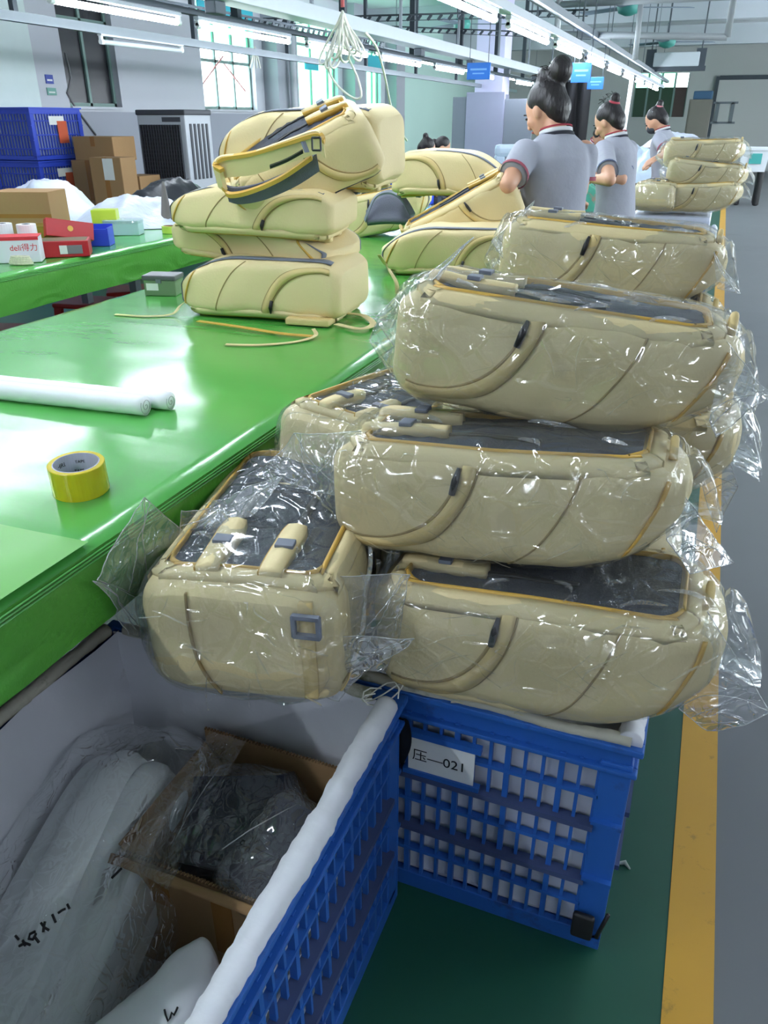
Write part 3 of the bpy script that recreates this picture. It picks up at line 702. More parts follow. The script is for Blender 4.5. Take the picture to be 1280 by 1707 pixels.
# ------------------------------------------------------------------ lattice crates
def crate(label, x0, x1, y0, y1, z0, hgt, fine=True, liner=True, group=None, mb_=M_BLUE, skip=None, cat='crate'):
    cx, cy = (x0 + x1) / 2, (y0 + y1) / 2
    t = thing('lattice_crate', label, cat, (cx, cy, z0), (0, 0, 0), group)
    hx, hy = (x1 - x0) / 2, (y1 - y0) / 2
    MB().box((-hx + .01, -hy + .01, 0.012), (hx - .01, hy - .01, 0.03)).build('base', mb_, t)
    # rim, foot frame, posts
    rim = MB()
    for za, zb, o_ in ((hgt - 0.014, hgt, 0.012), (hgt - 0.068, hgt - 0.058, 0.008)):
        rim.box((-hx - o_, -hy - o_, za), (hx + o_, -hy + 0.012, zb), 0.003).box((-hx - o_, hy - 0.012, za), (hx + o_, hy + o_, zb), 0.003)
        rim.box((-hx - o_, -hy + .012, za), (-hx + 0.012, hy - .012, zb), 0.003).box((hx - 0.012, -hy + .012, za), (hx + o_, hy - .012, zb), 0.003)
    rim.box((-hx + .006, -hy + .006, hgt - .06), (hx - .006, -hy + .012, hgt - .01)).box((-hx + .006, hy - .012, hgt - .06), (hx - .006, hy - .006, hgt - .01))
    rim.box((-hx + .006, -hy + .012, hgt - .06), (-hx + .012, hy - .012, hgt - .01)).box((hx - .012, -hy + .012, hgt - .06), (hx - .006, hy - .012, hgt - .01))
    rim.build('rim', mb_, t)
    ft = MB()
    ft.box((-hx, -hy, 0), (hx, -hy + .016, 0.045), .003).box((-hx, hy - .016, 0), (hx, hy, 0.045), .003)
    ft.box((-hx, -hy + .016, 0), (-hx + .016, hy - .016, 0.045), .003).box((hx - .016, -hy + .016, 0), (hx, hy - .016, 0.045), .003)
    ft.build('foot_frame', mb_, t)
    for sx in (-1, 1):
        for sy in (-1, 1):
            p = MB()
            p.box((sx * (hx - .055), sy * (hy - .007), .03), (sx * hx, sy * hy, hgt - .05), .003)
            p.box((sx * (hx - .007), sy * (hy - .055), .03), (sx * hx, sy * (hy - .007), hgt - .05), .003)
            for zz in (.2, .35): p.box((sx * (hx - .055), sy * hy, zz), (sx * hx, sy * (hy + .012), zz + .008))
            p.build('corner_post', mb_, t)
    pitch = 0.0335 if fine else 0.045
    zlev = [0.045 + (hgt - 0.11) * k / 6 for k in range(1, 6)]
    sides = [('front', 1, -1), ('back', 1, 1), ('left', 0, -1), ('right', 0, 1)]
    rib_me = {}
    for nm, along_x, sg in sides:
        half = hx if along_x else hy
        dep = (hy if along_x else hx)
        n = int(round((2 * half - 0.11) / pitch)); cells = MB()
        if fine:
            key = 'r'
            if key not in rib_me:
                rib_me[key] = MB().box((-0.0035, -0.0055, 0.04), (0.0035, 0.0055, hgt - 0.055)).build('rib', mb_, None).data
                bpy.data.objects.remove([o for o in bpy.data.objects if o.data == rib_me[key]][0])
            for k in range(n + 1):
                q = -half + 0.055 + (2 * half - 0.11) * k / n
                loc = (q, sg * (dep - 0.008), 0) if along_x else (sg * (dep - 0.008), q, 0)
                if skip and skip(nm, q): continue
                link_mesh('rib', rib_me[key], t, loc, (0, 0, 0 if along_x else math.pi / 2), (1.5 if k % 3 == 0 else 0.9, 1.15 if k % 3 == 0 else 1, 1))
            for j, zz in enumerate(zlev):
                o_ = 0.010 if j in (1, 3) else 0.0
                hh = 0.006 if j in (1, 3) else 0.004
                if along_x: bx_ = ((-half + .05, sg * (dep - .015), zz - hh), (half - .05, sg * (dep + o_), zz + hh))
                else: bx_ = ((sg * (dep - .015), -half + .05, zz - hh), (sg * (dep + o_), half - .05, zz + hh))
                MB().box(*bx_).build('bar', M_BLUED if o_ else mb_, t)
        else:
            for k in range(n + 1):
                q = -half + 0.055 + (2 * half - 0.11) * k / n
                if along_x: cells.box((q - .005, sg * (dep - .014), .04), (q + .005, sg * dep, hgt - .055))
                else: cells.box((sg * (dep - .014), q - .005, .04), (sg * dep, q + .005, hgt - .055))
            for j in (0, 2, 4):
                zz = zlev[min(j, 4)]
                if along_x: cells.box((-half + .05, sg * (dep - .015), zz - .006), (half - .05, sg * (dep + .006), zz + .006))
                else: cells.box((sg * (dep - .015), -half + .05, zz - .006), (sg * (dep + .006), half - .05, zz + .006))
            cells.build('side_lattice', mb_, t)
    if liner:
        li = MB(); g = 0.017
        sd_ = random.uniform(0, 50)
        def pan(ax, sg):
            def fn(a, b):
                half = (hx if ax else hy) - g; dep = (hy if ax else hx) - g
                q = -half + 2 * half * a; z = 0.04 + (hgt - 0.04) * b
                d = dep - 0.001 - 0.013 * abs(nz((q * 6, z * 2.2, sg), 1, sd_)) - 0.008 * abs(nz((q * 2, z * 6, 0), 1, sd_ + 4))
                return (q, sg * d, z) if ax else (sg * d, q, z)
            return fn
        for ax in (1, 0):
            for sg in (-1, 1): li.grid(pan(ax, sg), 24, 14)
        li.grid(lambda a, b: (-hx + g + 2 * (hx - g) * a, -hy + g + 2 * (hy - g) * b, 0.045 + 0.008 * nz((a * 6, b * 6, 0))), 12, 12)
        lo_ = li.build('liner', M_LINER, t, True)
        def roll(p0, p1, m, r=0.017, nm='rolled_hem'):
            p0 = Vector(p0); p1 = Vector(p1); n = 150; pts = []; rr = []
            for i in range(n + 1):
                p = p0.lerp(p1, i / n)
                pts.append(p + Vector((0.004 * nz(p, 9, sd_), 0.004 * nz(p, 9, sd_ + 3), 0.004 * nz(p, 11, sd_ + 7))))
                rr.append(r * (1 + 0.20 * nz(p, 22, sd_) + 0.13 * nz(p, 50, sd_) + 0.05 * nz(p, 110, sd_)))
            MB().tube(pts, rr, 14).build(nm, m, lo_, True)
        zt = hgt + 0.004
        roll((hx - .012, -hy, zt), (hx - .012, hy - .03, zt), M_LINER, 0.021)
        roll((-hx + .006, -hy, zt), (-hx + .006, hy - .03, zt), M_LINERD, 0.014)
        roll((-hx + .02, -hy + .004, zt), (hx - .01, -hy + .004, zt), M_LINERD, 0.0115)
        roll((-hx + .04, hy - .012, zt), (hx - .05, hy - .012, zt), M_LINERD, 0.012)
    return t
CH = 0.545
crA = crate('blue lattice crate lined with white cloth, nearest, holding the cardboard box', -1.035, -0.385, 0.17, 1.055, 0.0, CH, group='lined blue crates')
def skiplab(nm, q): return nm == 'front' and -0.06 < q < 0.075
crB = crate('blue lattice crate with the numbered card, under the wrapped backpacks', -0.36 - .27, 0.036, 1.085, 1.80, 0.0, CH, group='lined blue crates')
crC = crate('blue lattice crate behind, under the rear column of wrapped backpacks', -0.63, 0.036, 1.86, 2.56, 0.0, CH, fine=False, group='lined blue crates')
# number card on the front crate
ca = py_(682, 1222, 1.083); cb_ = py_(790, 1292, 1.083)
cz0, cz1 = py_(682, 1275, 1.083).z, py_(690, 1222, 1.083).z
cw = (ca.x, py_(790, 1290, 1.083).x)
cz0 = py_(786, 1308, 1.083).z; cz1 = py_(786, 1252, 1.083).z
B0 = crB.location
card = MB().box((cw[0] - B0.x, 1.080 - B0.y, cz0), (cw[1] - B0.x, 1.083 - B0.y, cz1), 0.0005).build('number_card', M_PAPER, crB); card['label'] = 'white card printed with a character and 021'
hc = cz1 - cz0
text_mesh('card_print', '压—021', hc * 0.37, M_INK, card, Matrix.Translation((cw[0] + 0.008 - B0.x, 1.0795 - B0.y, cz0 + hc * 0.34)) @ Matrix.Rotation(math.pi / 2, 4, 'X'), 0.0002)
# backing strips framing the card
for za in (cz1, cz0 - 0.014): MB().box((cw[0] - B0.x - .01, 1.076 - B0.y, za), (cw[1] - B0.x + .012, 1.09 - B0.y, za + 0.014)).build('card_holder', M_BLUE, crB)
# black ribbon on the shared corner, black ties
rp = py_(672, 1195, 1.07)
rb = MB()
for dx, ln, w_ in ((-0.012, 0.135, 0.012), (0.006, 0.125, 0.011), (-0.002, 0.09, 0.014)):
    def rf(a, b, dx=dx, ln=ln, w_=w_):
        return (rp.x - B0.x + dx + (a - .5) * 2 * w_ * math.sin(math.pi * min(1, .12 + b * .88)) + 0.006 * math.sin(b * 4 + dx * 90), 1.068 - B0.y - 0.008 * math.sin(b * 3) - 0.004 * a, rp.z - ln * b)
    rb.grid(rf, 4, 14)
rb.build('black_ribbon', M_INK, crB, True)
tp = py_(972, 1540, 1.075)
tb = MB()
tb.box((tp.x - B0.x - .022, 1.062 - B0.y, tp.z - .03), (tp.x - B0.x + .02, 1.075 - B0.y, tp.z + .035), .006)
tb.tube([(tp.x - B0.x + .028, 1.07 - B0.y, tp.z - .02), (tp.x - B0.x + .035, 1.068 - B0.y, tp.z + .02), (tp.x - B0.x + .042, 1.066 - B0.y, tp.z + .06)], 0.004, 6)
tb.build('corner_tie', M_INK, crB, True)
# tie strings at the near crate's corner
st = MB()
pq = Vector((-0.40, 1.03, CH)) - crA.location
for k in range(3):
    st.tube([pq + Vector((0.03 * math.cos(a) - .01, 0.03 * math.sin(a * 1.1 + k), 0.02 + 0.012 * math.sin(a * 1.7 + k))) for a in [i * .55 for i in range(9)]], 0.0015, 5)
st.build('tie_string', mat('string_white', (214, 214, 206), 0.8), crA, True)
# scrap of thread on the green floor
sp = pz(1032, 1440, 0.004)
scp = MB().tube([sp + Vector((0.012 * i, 0.008 * math.sin(i * 2.1), 0.002)) for i in range(-2, 3)], [0.003, 0.006, 0.004, 0.006, 0.002], 6).build('fluff_scrap', mat('fluff', (150, 160, 150), 0.9), None, True)
tag(scp, 'scrap of pale fluff on the green floor beside the crate', 'scrap')

# ------------------------------------------------------------------ things inside the near crate
FB = 0.05
def open_box(label, x0, x1, y0, y1, z0, z1, flap=True):
    t = thing('cardboard_box', label, 'box', ((x0 + x1) / 2, (y0 + y1) / 2, z0))
    hx, hy, h = (x1 - x0) / 2, (y1 - y0) / 2, z1 - z0; k = 0.005
    MB().box((-hx, -hy, 0), (hx, hy, k)).build('bottom', M_CARD, t)
    for nm, a, b in (('front_wall', (-hx, -hy, 0), (hx, -hy + k, h)), ('back_wall', (-hx, hy - k, 0), (hx, hy, h + .045)), ('left_wall', (-hx, -hy + k, 0), (-hx + k, hy - k, h)), ('right_wall', (hx - k, -hy + k, 0), (hx, hy - k, h - .01))):
        w_ = MB().box(a, b).build(nm, M_CARD, t)
        # fluted edge along the top
        e = MB(); L = max(b[0] - a[0], b[1] - a[1]); n = int(L / 0.007)
        for i in range(n):
            q = i / n
            if b[0] - a[0] > b[1] - a[1]: e.box((a[0] + L * q, a[1] - .0006, b[2] - .001), (a[0] + L * (q + .5 / n), b[1] + .0006, b[2] + .002 + .002 * abs(nz((q * 9, 1, 0)))))
            else: e.box((a[0] - .0006, a[1] + L * q, b[2] - .001), (b[0] + .0006, a[1] + L * (q + .5 / n), b[2] + .003))
        e.build('flute_edge', M_CARDE, w_)
    return t
bx = open_box('brown cardboard box standing open in the nearest crate', -0.79, -0.475, 0.715, 1.0, FB, 0.34)
MB().box((0.03, -.1455, .12), (.07, -.1435, .27)).build('parcel_tape', M_PTAPE, bx)
MB().box((-.10, -.1455, .19), (-.06, -.1435, .253)).build('parcel_tape', M_PTAPE, bx)
fp = MB().grid(lambda a, b: (-0.158 - 0.0 + 0.07 * b, -0.14 + 0.27 * a, 0.305 - 0.10 * b), 4, 4).build('side_flap', M_CARD, bx)
bake(fp, [('SOLIDIFY', {'thickness': 0.005})])
fp2 = MB().grid(lambda a, b: (-0.165 + 0.33 * a, -0.15 - 0.012 * b, 0.290 + 0.004 * a - 0.012 * b + 0.004 * nz((a * 5, b, 0))), 10, 3).build('front_flap', M_CARD, bx); bake(fp2, [('SOLIDIFY', {'thickness': 0.005})])

def crumple_sheet(mb, A, B, C, D, amp, seed, nu=22, nv=22, sc_=14):
    A, B, C, D = map(Vector, (A, B, C, D)); nrm = (B - A).cross(D - A)
    nrm = nrm.normalized() if nrm.length > 1e-9 else Vector((0, 0, 1))
    def fn(a, b):
        p = (A * (1 - a) + B * a) * (1 - b) + (D * (1 - a) + C * a) * b
        k = 0.25 + 0.75 * b
        p = p + nrm * (amp * k * 2 * (ridge(p, sc_, seed) - 0.6)) + Vector((nz(p, 9, seed), nz(p, 9, seed + 5), nz(p, 9, seed + 11))) * amp * 0.7 * k
        return p
    return mb.grid(fn, nu, nv)

def pouch(name, label, c, rx, ry, rz, rot, film, inner_m, seed, cat='pouch', squash=3.2, inner_scale=.86, amp=0.012, inner_amp=0.01, plates=None):
    """a soft sealed bag: crumpled film over a lumpy filling"""
    t = thing(name, label, cat, c, rot)
    def shape(sx, sy, sz, am, sd, ex):
        mb = MB(); n, k = 56, 36; rings = []
        for i in range(k):
            th = -math.pi / 2 + math.pi * (i + .02) / (k - 1 + .04); r_ = []
            for j in range(n):
                ph = 2 * math.pi * j / n
                cs, sn = math.cos(ph), math.sin(ph)
                ce = math.copysign(abs(cs) ** (2 / ex), cs); se = math.copysign(abs(sn) ** (2 / ex), sn)
                ct = abs(math.cos(th)) ** (1.0); s_t = math.sin(th)
                p = Vector((sx * ce * ct ** .55, sy * se * ct ** .55, sz * s_t))
                p += p.normalized() * (am * 1.4 * (ridge(p, 9, sd) - .7)) + Vector((nz(p, 14, sd), nz(p, 14, sd + 3), nz(p, 14, sd + 6))) * am * .6
                r_.append(p)
            rings.append(r_)
        return mb.loft(rings)
    if plates:
        for (px0, py0, pz0, ax_, ay_, rz_, tl) in plates:
            pl = MB().box((-ax_, -ay_, -.004), (ax_, ay_, .004), .003).build('black_plate', inner_m, t); pl.location = (px0, py0, pz0); pl.rotation_euler = (tl, tl * .6, rz_)
    elif inner_m: shape(rx * inner_scale, ry * inner_scale, rz * inner_scale, inner_amp, seed, squash).build('filling', inner_m, t, True)
    shape(rx, ry, rz, amp, seed + 31, squash).build('film', film, t, True)
    return t
# zip bags of black parts in the box
M_BLKPART = mat('black_cut_parts', (44, 48, 66), 0.55, var=0.15, vscale=14, bump=0.4, bscale=40)
pb = pouch('zip_bag', 'clear zip bag of black cut parts lying on the cardboard box', (-0.622, 0.86, 0.315), 0.115, 0.125, 0.07, (0.20, 0.05, 0.25), M_FILMZ, M_BLKPART, 4, 'bag', plates=[(-.01, .0, .052, .085, .07, .2, .08), (.03, -.05, .046, .05, .05, .5, -.12), (.0, -.04, .02, .09, .06, -.1, -.05), (.03, .03, .0, .08, .07, .5, .1), (-.04, -.02, -.03, .07, .07, .1, -.1)])
crz = MB()
crumple_sheet(crz, (-0.15, -0.13, 0.05), (-0.08, -0.16, 0.06), (-0.02, 0.12, 0.10), (-0.1, 0.14, 0.09), 0.01, 4)
crz.build('film_flap', M_FILMZ, pb, True)
pb2 = pouch('zip_bag', 'second clear zip bag of black parts against the right side of the box', (-0.535, 0.82, 0.335), 0.07, 0.115, 0.07, (0.1, 0.3, -0.2), M_FILMZ, M_BLKPART, 14, 'bag', plates=[(.0, .03, .03, .04, .05, .3, .15), (.01, -.03, .0, .045, .06, -.2, -.1)])
z1 = MB().tube([(-0.055, -0.08, 0.062), (-0.04, -0.03, 0.072), (-0.02, 0.03, 0.072), (-.01, 0.07, 0.06)], 0.0011, 6).build('zip_strip', M_FOLD, pb2, True)
z2 = MB().tube([(-0.105, -0.08, 0.05), (-0.09, -0.03, 0.07), (-.075, 0.03, 0.072), (-0.065, 0.08, 0.06)], 0.0011, 6).build('zip_strip', M_FOLD, pb, True)
# scribbles on the zip bag
def scribble(parent, strokes, r, m, name='handwriting'):
    mb = MB()
    for s_ in strokes: mb.tube(s_, r, 6)
    return mb.build(name, m, parent, True)
def on_surface(obj_root, px_list, yplane=None):
    return px_list
# big long clear bag of white foam sheets
fo = thing('foam_bag', 'long clear bag of white foam sheets lying in the nearest crate', 'bag', (-0.86, 0.60, 0.06))
def foam_shape(sx, sy, sz, am, sd):
    mb = MB(); n, k = 72, 60; rings = []
    for i in range(k):
        t = i / (k - 1); y = -sy + 2 * sy * t
        e = min(1.0, math.sqrt(max(0.0, 1 - (abs(2 * t - 1)) ** 5)) + 0.03)
        hgt = sz * e * (0.78 + 0.22 * math.sin(t * 2.5))
        r_ = []
        for j in range(n):
            ph = 2 * math.pi * j / n; cs, sn = math.cos(ph), math.sin(ph)
            X = sx * e ** .5 * math.copysign(abs(cs) ** .55, cs); Z = hgt * (math.copysign(abs(sn) ** .75, sn))
            p = Vector((X, y, Z))
            fold = 0.010 * math.sin(X * 60 + 5 * nz((X * 3, y * 2, 0), 1, sd)) * (0.5 + 0.5 * (cs > 0)) if am < .02 else 0
            p += Vector((cs, 0, sn)) * (fold + am * 1.6 * (ridge(Vector((p.x * 1.0, p.y * .55, p.z)), 8, sd) - .6))
            r_.append(p)
        rings.append(r_)
    return mb.loft(rings)
FR = Euler((0.30, -0.12, 0.10))
fs_all = []
for k, (dx, dz, rx_, rz_, ln) in enumerate(((-.085, .0, .055, .085, .35), (-.02, .015, .06, .095, .36), (.05, .0, .05, .085, .35), (.10, -.025, .035, .07, .33))):
    mb = MB(); rings = []
    for i in range(44):
        t_ = i / 43; y = -ln + 2 * ln * t_; e = math.sqrt(max(0.0, 1 - abs(2 * t_ - 1) ** 6)) * .97 + .03; r_ = []
        for j in range(32):
            ph = 2 * math.pi * j / 32; cs, sn = math.cos(ph), math.sin(ph)
            p = Vector((dx + rx_ * e * math.copysign(abs(cs) ** .8, cs) + .012 * math.sin(t_ * 3 + k), y, dz + rz_ * e * math.copysign(abs(sn) ** .8, sn)))
            p += Vector((cs, 0, sn)) * (0.008 * nz((p.x * 14, p.y * 3, p.z * 14), 1, k * 5) + 0.004 * nz((p.x * 40, p.y * 4, p.z * 40), 1, k))
            r_.append(p)
        rings.append(r_)
    fs = mb.loft(rings).build('foam_sheet', M_FOAM, fo, True); fs.rotation_euler = FR; fs.location = (0.02, 0.0, 0.15); fs_all.append(fs)
ff = foam_shape(0.172, 0.42, 0.140, 0.018, 8).build('film', clear_film('clear_foam_film', haze=0.10, gloss=0.16, bump=0.5, bscale=16), fo, True); ff.rotation_euler = FR; ff.location = (0.02, 0.0, 0.152)
# white soft bag in front
wbag = thing('white_bag', 'bright white soft plastic bag at the bottom of the nearest crate', 'bag', (-0.575, 0.50, 0.05))
wbag.scale = (0.98, 1.0, 1.25)

def wshape():
    mb = MB(); n, k = 48, 36; rings = []
    for i in range(k):
        t = i / (k - 1); y = -0.26 + 0.43 * t
        wdt = 0.115 * (1 - 0.78 * max(0, (t - .45) / .55) ** 1.6) * min(1, (t + .02) * 8) ** .5; hz = 0.12 * (1 - 0.5 * max(0, (t - .5) / .5) ** 2) * min(1, (t + .02) * 8) ** .5
        r_ = []
        for j in range(n):
            ph = 2 * math.pi * j / n; cs, sn = math.cos(ph), math.sin(ph)
            p = Vector((wdt * math.copysign(abs(cs) ** .8, cs), y, 0.13 + hz * sn))
            p += Vector((cs, 0, sn)) * 0.018 * (ridge(p, 8, 21) - .6)
            r_.append(p)
        rings.append(r_)
    return mb.loft(rings)
wb1 = wshape().build('bag_body', mat('white_poly_bag', (236, 238, 244), 0.32, var=0.02), wbag, True)
wb1.rotation_euler = (0.12, 0.05, 0.06)
# handwriting: strokes floated just above the bag surfaces where the pens wrote
def raycast_strokes(parent, strokes, objs, r, m, name='handwriting', lift=0.002):
    bpy.context.view_layer.update()
    mb = MB(); inv = parent.matrix_world.inverted()
    for s_ in strokes:
        pts = []
        for (u, v) in s_:
            best = None
            for ob in objs:
                im = ob.matrix_world.inverted()
                o_ = im @ Vector(CAM); d_ = (im.to_3x3() @ Vector(ray(u, v))).normalized()
                hit, loc, nn, fi = ob.ray_cast(o_, d_)
                if hit:
                    wl_ = ob.matrix_world @ loc; dd = (wl_ - Vector(CAM)).length
                    if best is None or dd < best[0]: best = (dd, wl_ - Vector(ray(u, v)).normalized() * lift)
            if best: pts.append(inv @ best[1])
        if len(pts) > 1: mb.tube(pts, r, 6)
    if mb.V: return mb.build(name, m, parent, True)
raycast_strokes(fo, [[(26, 1560), (31, 1566)], [(32, 1577), (42, 1572), (50, 1575)], [(38, 1568), (42, 1576)], [(58, 1553), (50, 1557), (48, 1565), (55, 1566), (60, 1556), (58, 1562), (65, 1571)],
                     [(68, 1538), (74, 1546), (82, 1551)], [(75, 1536), (73, 1545), (72, 1554)], [(87, 1524), (93, 1538)], [(97, 1522), (104, 1517), (109, 1515)], [(112, 1507), (116, 1515)], [(186, 1464), (195, 1455), (203, 1447)]], fs_all + [ff], 0.0022, M_INK)
raycast_strokes(wbag, [[(274, 1683), (276, 1692), (280, 1702), (284, 1696), (286, 1688), (290, 1692), (294, 1684), (296, 1679)]], [wb1], 0.0016, M_INK)
raycast_strokes(pb, [[(404, 1400), (400, 1406), (406, 1410), (408, 1402), (404, 1400)], [(412, 1412), (408, 1418), (414, 1422), (416, 1414), (412, 1412)], [(420, 1398), (428, 1392), (424, 1404), (432, 1400)], [(428, 1412), (436, 1406), (434, 1416)], [(402, 1430), (398, 1436), (404, 1440), (406, 1432), (402, 1430)], [(452, 1374), (462, 1370), (468, 1369)]], [c for c in pb.children if c.name.startswith('film')][:1], 0.0012, M_INK)
lbz = [pz(2, 1590, 0.24), pz(30, 1610, 0.24)]

# ------------------------------------------------------------------ backpacks
def backpack(label, loc, rot, L=0.56, W=0.32, T=0.20, seed=0, film=None, group='cream backpacks', sag=0.0, bend=0.0, pipe=M_GOLD, name='backpack', open_flap=False, straps=True, slump=0.0, nexp=6.0, flaps=(), end_detail=False, lite=False):
    t = thing(name, label, 'backpack', loc, rot, group)
    def lo(u):
        s = u / L
        v = 0.035 * max(0, 1 - u / 0.07) ** 2 + 0.52 * T * max(0, (s - 0.58) / 0.42) ** 2.1
        return v - sag * math.sin(math.pi * s)
    def hi(u):
        s = u / L
        return T - 0.02 * max(0, 1 - u / 0.05) ** 2 - 0.16 * T * max(0, (s - 0.84) / 0.16) ** 2 - slump * math.sin(math.pi * s) ** 2
    def hw(u):
        r1, r2 = 0.035, 0.11; k = 1.0
        d = u
        if d < r1: k *= 1 - (r1 / (W / 2)) * 0.8 * (1 - math.sqrt(max(0, 1 - ((r1 - d) / r1) ** 2)))
        d = L - u
        if d < r2: k *= 1 - (r2 / (W / 2)) * 0.85 * (1 - math.sqrt(max(0, 1 - ((r2 - d) / r2) ** 2)))
        return W / 2 * k * (1 + 0.03 * math.sin(math.pi * u / L))
    def bendz(u): return bend * ((u / L - 0.5) ** 2 - 0.25) * 4
    n = nexp
    def lump(p): return 0.007 * nz(p, 7, seed) + 0.0035 * nz(p, 17, seed + 5)
    def wr(p, nrm):
        q = Vector(p) + Vector(nrm) * lump(p); return Vector((q.x - L / 2, q.y, q.z + bendz(p[0])))
    def side(u, fw, off=0.0, sg=-1):
        u = max(0.004, min(L - 0.004, u)); a, b = lo(u), hi(u); c = (a + b) / 2; h = (b - a) / 2
        wn = max(-.985, min(.985, fw * 2 - 1)); v = hw(u) * (1 - abs(wn) ** n) ** (1 / n)
        return wr((u, sg * v, c + h * wn), (0, sg, 0)) + Vector((0, sg * off, 0))
    def top(u, fv, off=0.0, sg=1):
        u = max(0.004, min(L - 0.004, u)); a, b = lo(u), hi(u); c = (a + b) / 2; h = (b - a) / 2
        vn = max(-.985, min(.985, fv)); z = c + sg * h * (1 - abs(vn) ** n) ** (1 / n)
        return wr((u, hw(u) * vn, z), (0, 0, sg)) + Vector((0, 0, sg * off))
    # body
    nu, nr = (30, 36) if lite else (54, 60); rings = []
    us = [L * (0.5 - 0.5 * math.cos(math.pi * (i / nu) ** 1.0)) for i in range(nu + 1)]
    for i, u in enumerate(us):
        a, b = lo(u), hi(u); c = (a + b) / 2; h = (b - a) / 2; r_ = []
        sh = 1.0
        for j in range(nr):
            ph = 2 * math.pi * j / nr; cs, sn = math.cos(ph), math.sin(ph)
            v = hw(u) * math.copysign(abs(cs) ** (2 / n), cs); z = c + h * math.copysign(abs(sn) ** (2 / n), sn)
            nn = Vector((0, cs, sn)); r_.append(wr((u, v, z), nn))
        if i in (0, nu):
            ce = sum(r_, Vector()) / nr
            inner = [[ce + (p - ce) * f + Vector((-1 if i == 0 else 1, 0, 0)) * 0.012 * (1 - f) for p in r_] for f in (0.35, 0.8)]
            rings += inner + [r_] if i == 0 else [r_] + inner[::-1]
        else: rings.append(r_)
    MB().loft(rings).build('body', M_CREAM, t, True)
    def strip(nm, fn, pa, pb, o0, o1, m, parent=t, k=5):
        """raised band between two parameter paths on a surface"""
        def dens(P):
            out = []
            for i in range(len(P) - 1):
                p0 = P[max(i - 1, 0)]; p1 = P[i]; p2 = P[i + 1]; p3 = P[min(i + 2, len(P) - 1)]
                for q in range(k):
                    s = q / k
                    out.append([0.5 * (2 * p1[c] + (p2[c] - p0[c]) * s + (2 * p0[c] - 5 * p1[c] + 4 * p2[c] - p3[c]) * s * s + (3 * p1[c] - p0[c] - 3 * p2[c] + p3[c]) * s ** 3) for c in (0, 1)])
            out.append(P[-1]); return out
        A, B = dens(pa), dens(pb); rr = []
        for x, y in zip(A, B):
            mid = [(x[0] + y[0]) / 2, (x[1] + y[1]) / 2]
            rr.append([fn(*x, o0), fn(*x, o1), fn(*mid, o1 * 1.15), fn(*y, o1), fn(*y, o0)])
        return MB().loft(rr).build(nm, m, parent, True)
    # side panels
    for sg in ((-1, 1) if not lite else (-1,)):
        f = lambda u, w_, off, sg=sg: side(u * L, w_, off, sg)
        J = [(.455, .97), (.445, .80), (.415, .58), (.365, .36), (.30, .20), (.20, .115), (.06, .10)]
        J2 = [(.415, .97), (.403, .80), (.372, .60), (.325, .42), (.265, .29), (.18, .20), (.06, .175)]
        J3 = [(.407, .97), (.394, .80), (.363, .61), (.317, .435), (.258, .305), (.178, .215), (.06, .192)]
        fp_ = strip('pocket_flap', f, J, J2, -0.002, 0.0045, M_CREAM2)
        strip('zip_line', f, J2, J3, -0.002, 0.002, M_SEAM, fp_)
        J0 = [(a + .006, b) for a, b in J]
        strip('flap_seam', f, J0, J, -0.002, 0.0022, M_SEAM, fp_)
        z = MB(); c = [f(.402, .90, 0.006), f(.395, .80, 0.009), f(.385, .68, 0.008)]
        z.tube(c, [0.003, 0.0065, 0.0055], 8); z.build('zip_pull', M_BLACKP, t, True)
        S = [(.735, .97), (.715, .75), (.675, .5), (.615, .25), (.54, .06)]
        strip('diagonal_seam', f, S, [(a + .007, b) for a, b in S], -0.002, 0.0018, M_SEAM)
        E_ = [(.945, .90), (.93, .6), (.895, .3), (.85, .06)]
        strip('end_piping', f, E_, [(a + .013, b) for a, b in E_], -0.002, 0.004, M_GOLD)
        if pipe is M_GREYPIPE:
            G = [(.06, .035), (.25, .03), (.5, .03), (.75, .035), (.9, .05), (.965, .2), (.975, .5), (.965, .85)]
            strip('edge_piping', f, G, [(a + (.012 if i > 4 else 0), b + (-.035 if i <= 4 else 0)) for i, (a, b) in enumerate(G)], -0.002, 0.006, M_GREYPIPE)
    # back: dark mesh in a raised rim with golden piping
    def loop(u0, u1, v, r, k=7):
        pts = []
        for cxu, cyv, a0 in ((u1 - r, v - r * L / (W / 2), 0), (u0 + r, v - r * L / (W / 2), 90), (u0 + r, -v + r * L / (W / 2), 180), (u1 - r, -v + r * L / (W / 2), 270)):
            for i in range(k):
                a = math.radians(a0 + 90 * i / (k - 1)); pts.append((cxu + r * math.cos(a), cyv + r * L / (W / 2) * math.sin(a)))
        return pts + [pts[0]]
    def lpoly(u0, u1, v, nu_=26):
        return [(u0 + (u1 - u0) * i / nu_, v) for i in range(nu_ + 1)]
    ft_ = lambda u, v, off: top(u * L, v, off)
    Lo = loop(.045, .935, .965, .085); Li = loop(.085, .895, .80, .065)
    strip('back_rim', ft_, Lo, Li, -0.004, 0.010, M_CREAM, k=2)
    strip('rim_piping', ft_, [(a, b) for a, b in Li], [(.4875 + (a - .4875) * .975, b * .945) for a, b in Li], -0.003, 0.012, M_GOLD, k=2)
    g = MB(); g.grid(lambda a, b: top((.10 + .775 * a) * L, -.76 + 1.52 * b, 0.003 + 0.002 * math.sin(a * 60) * math.sin(b * 9)), 40, 16); g.build('back_mesh', M_NAVY, t, True)
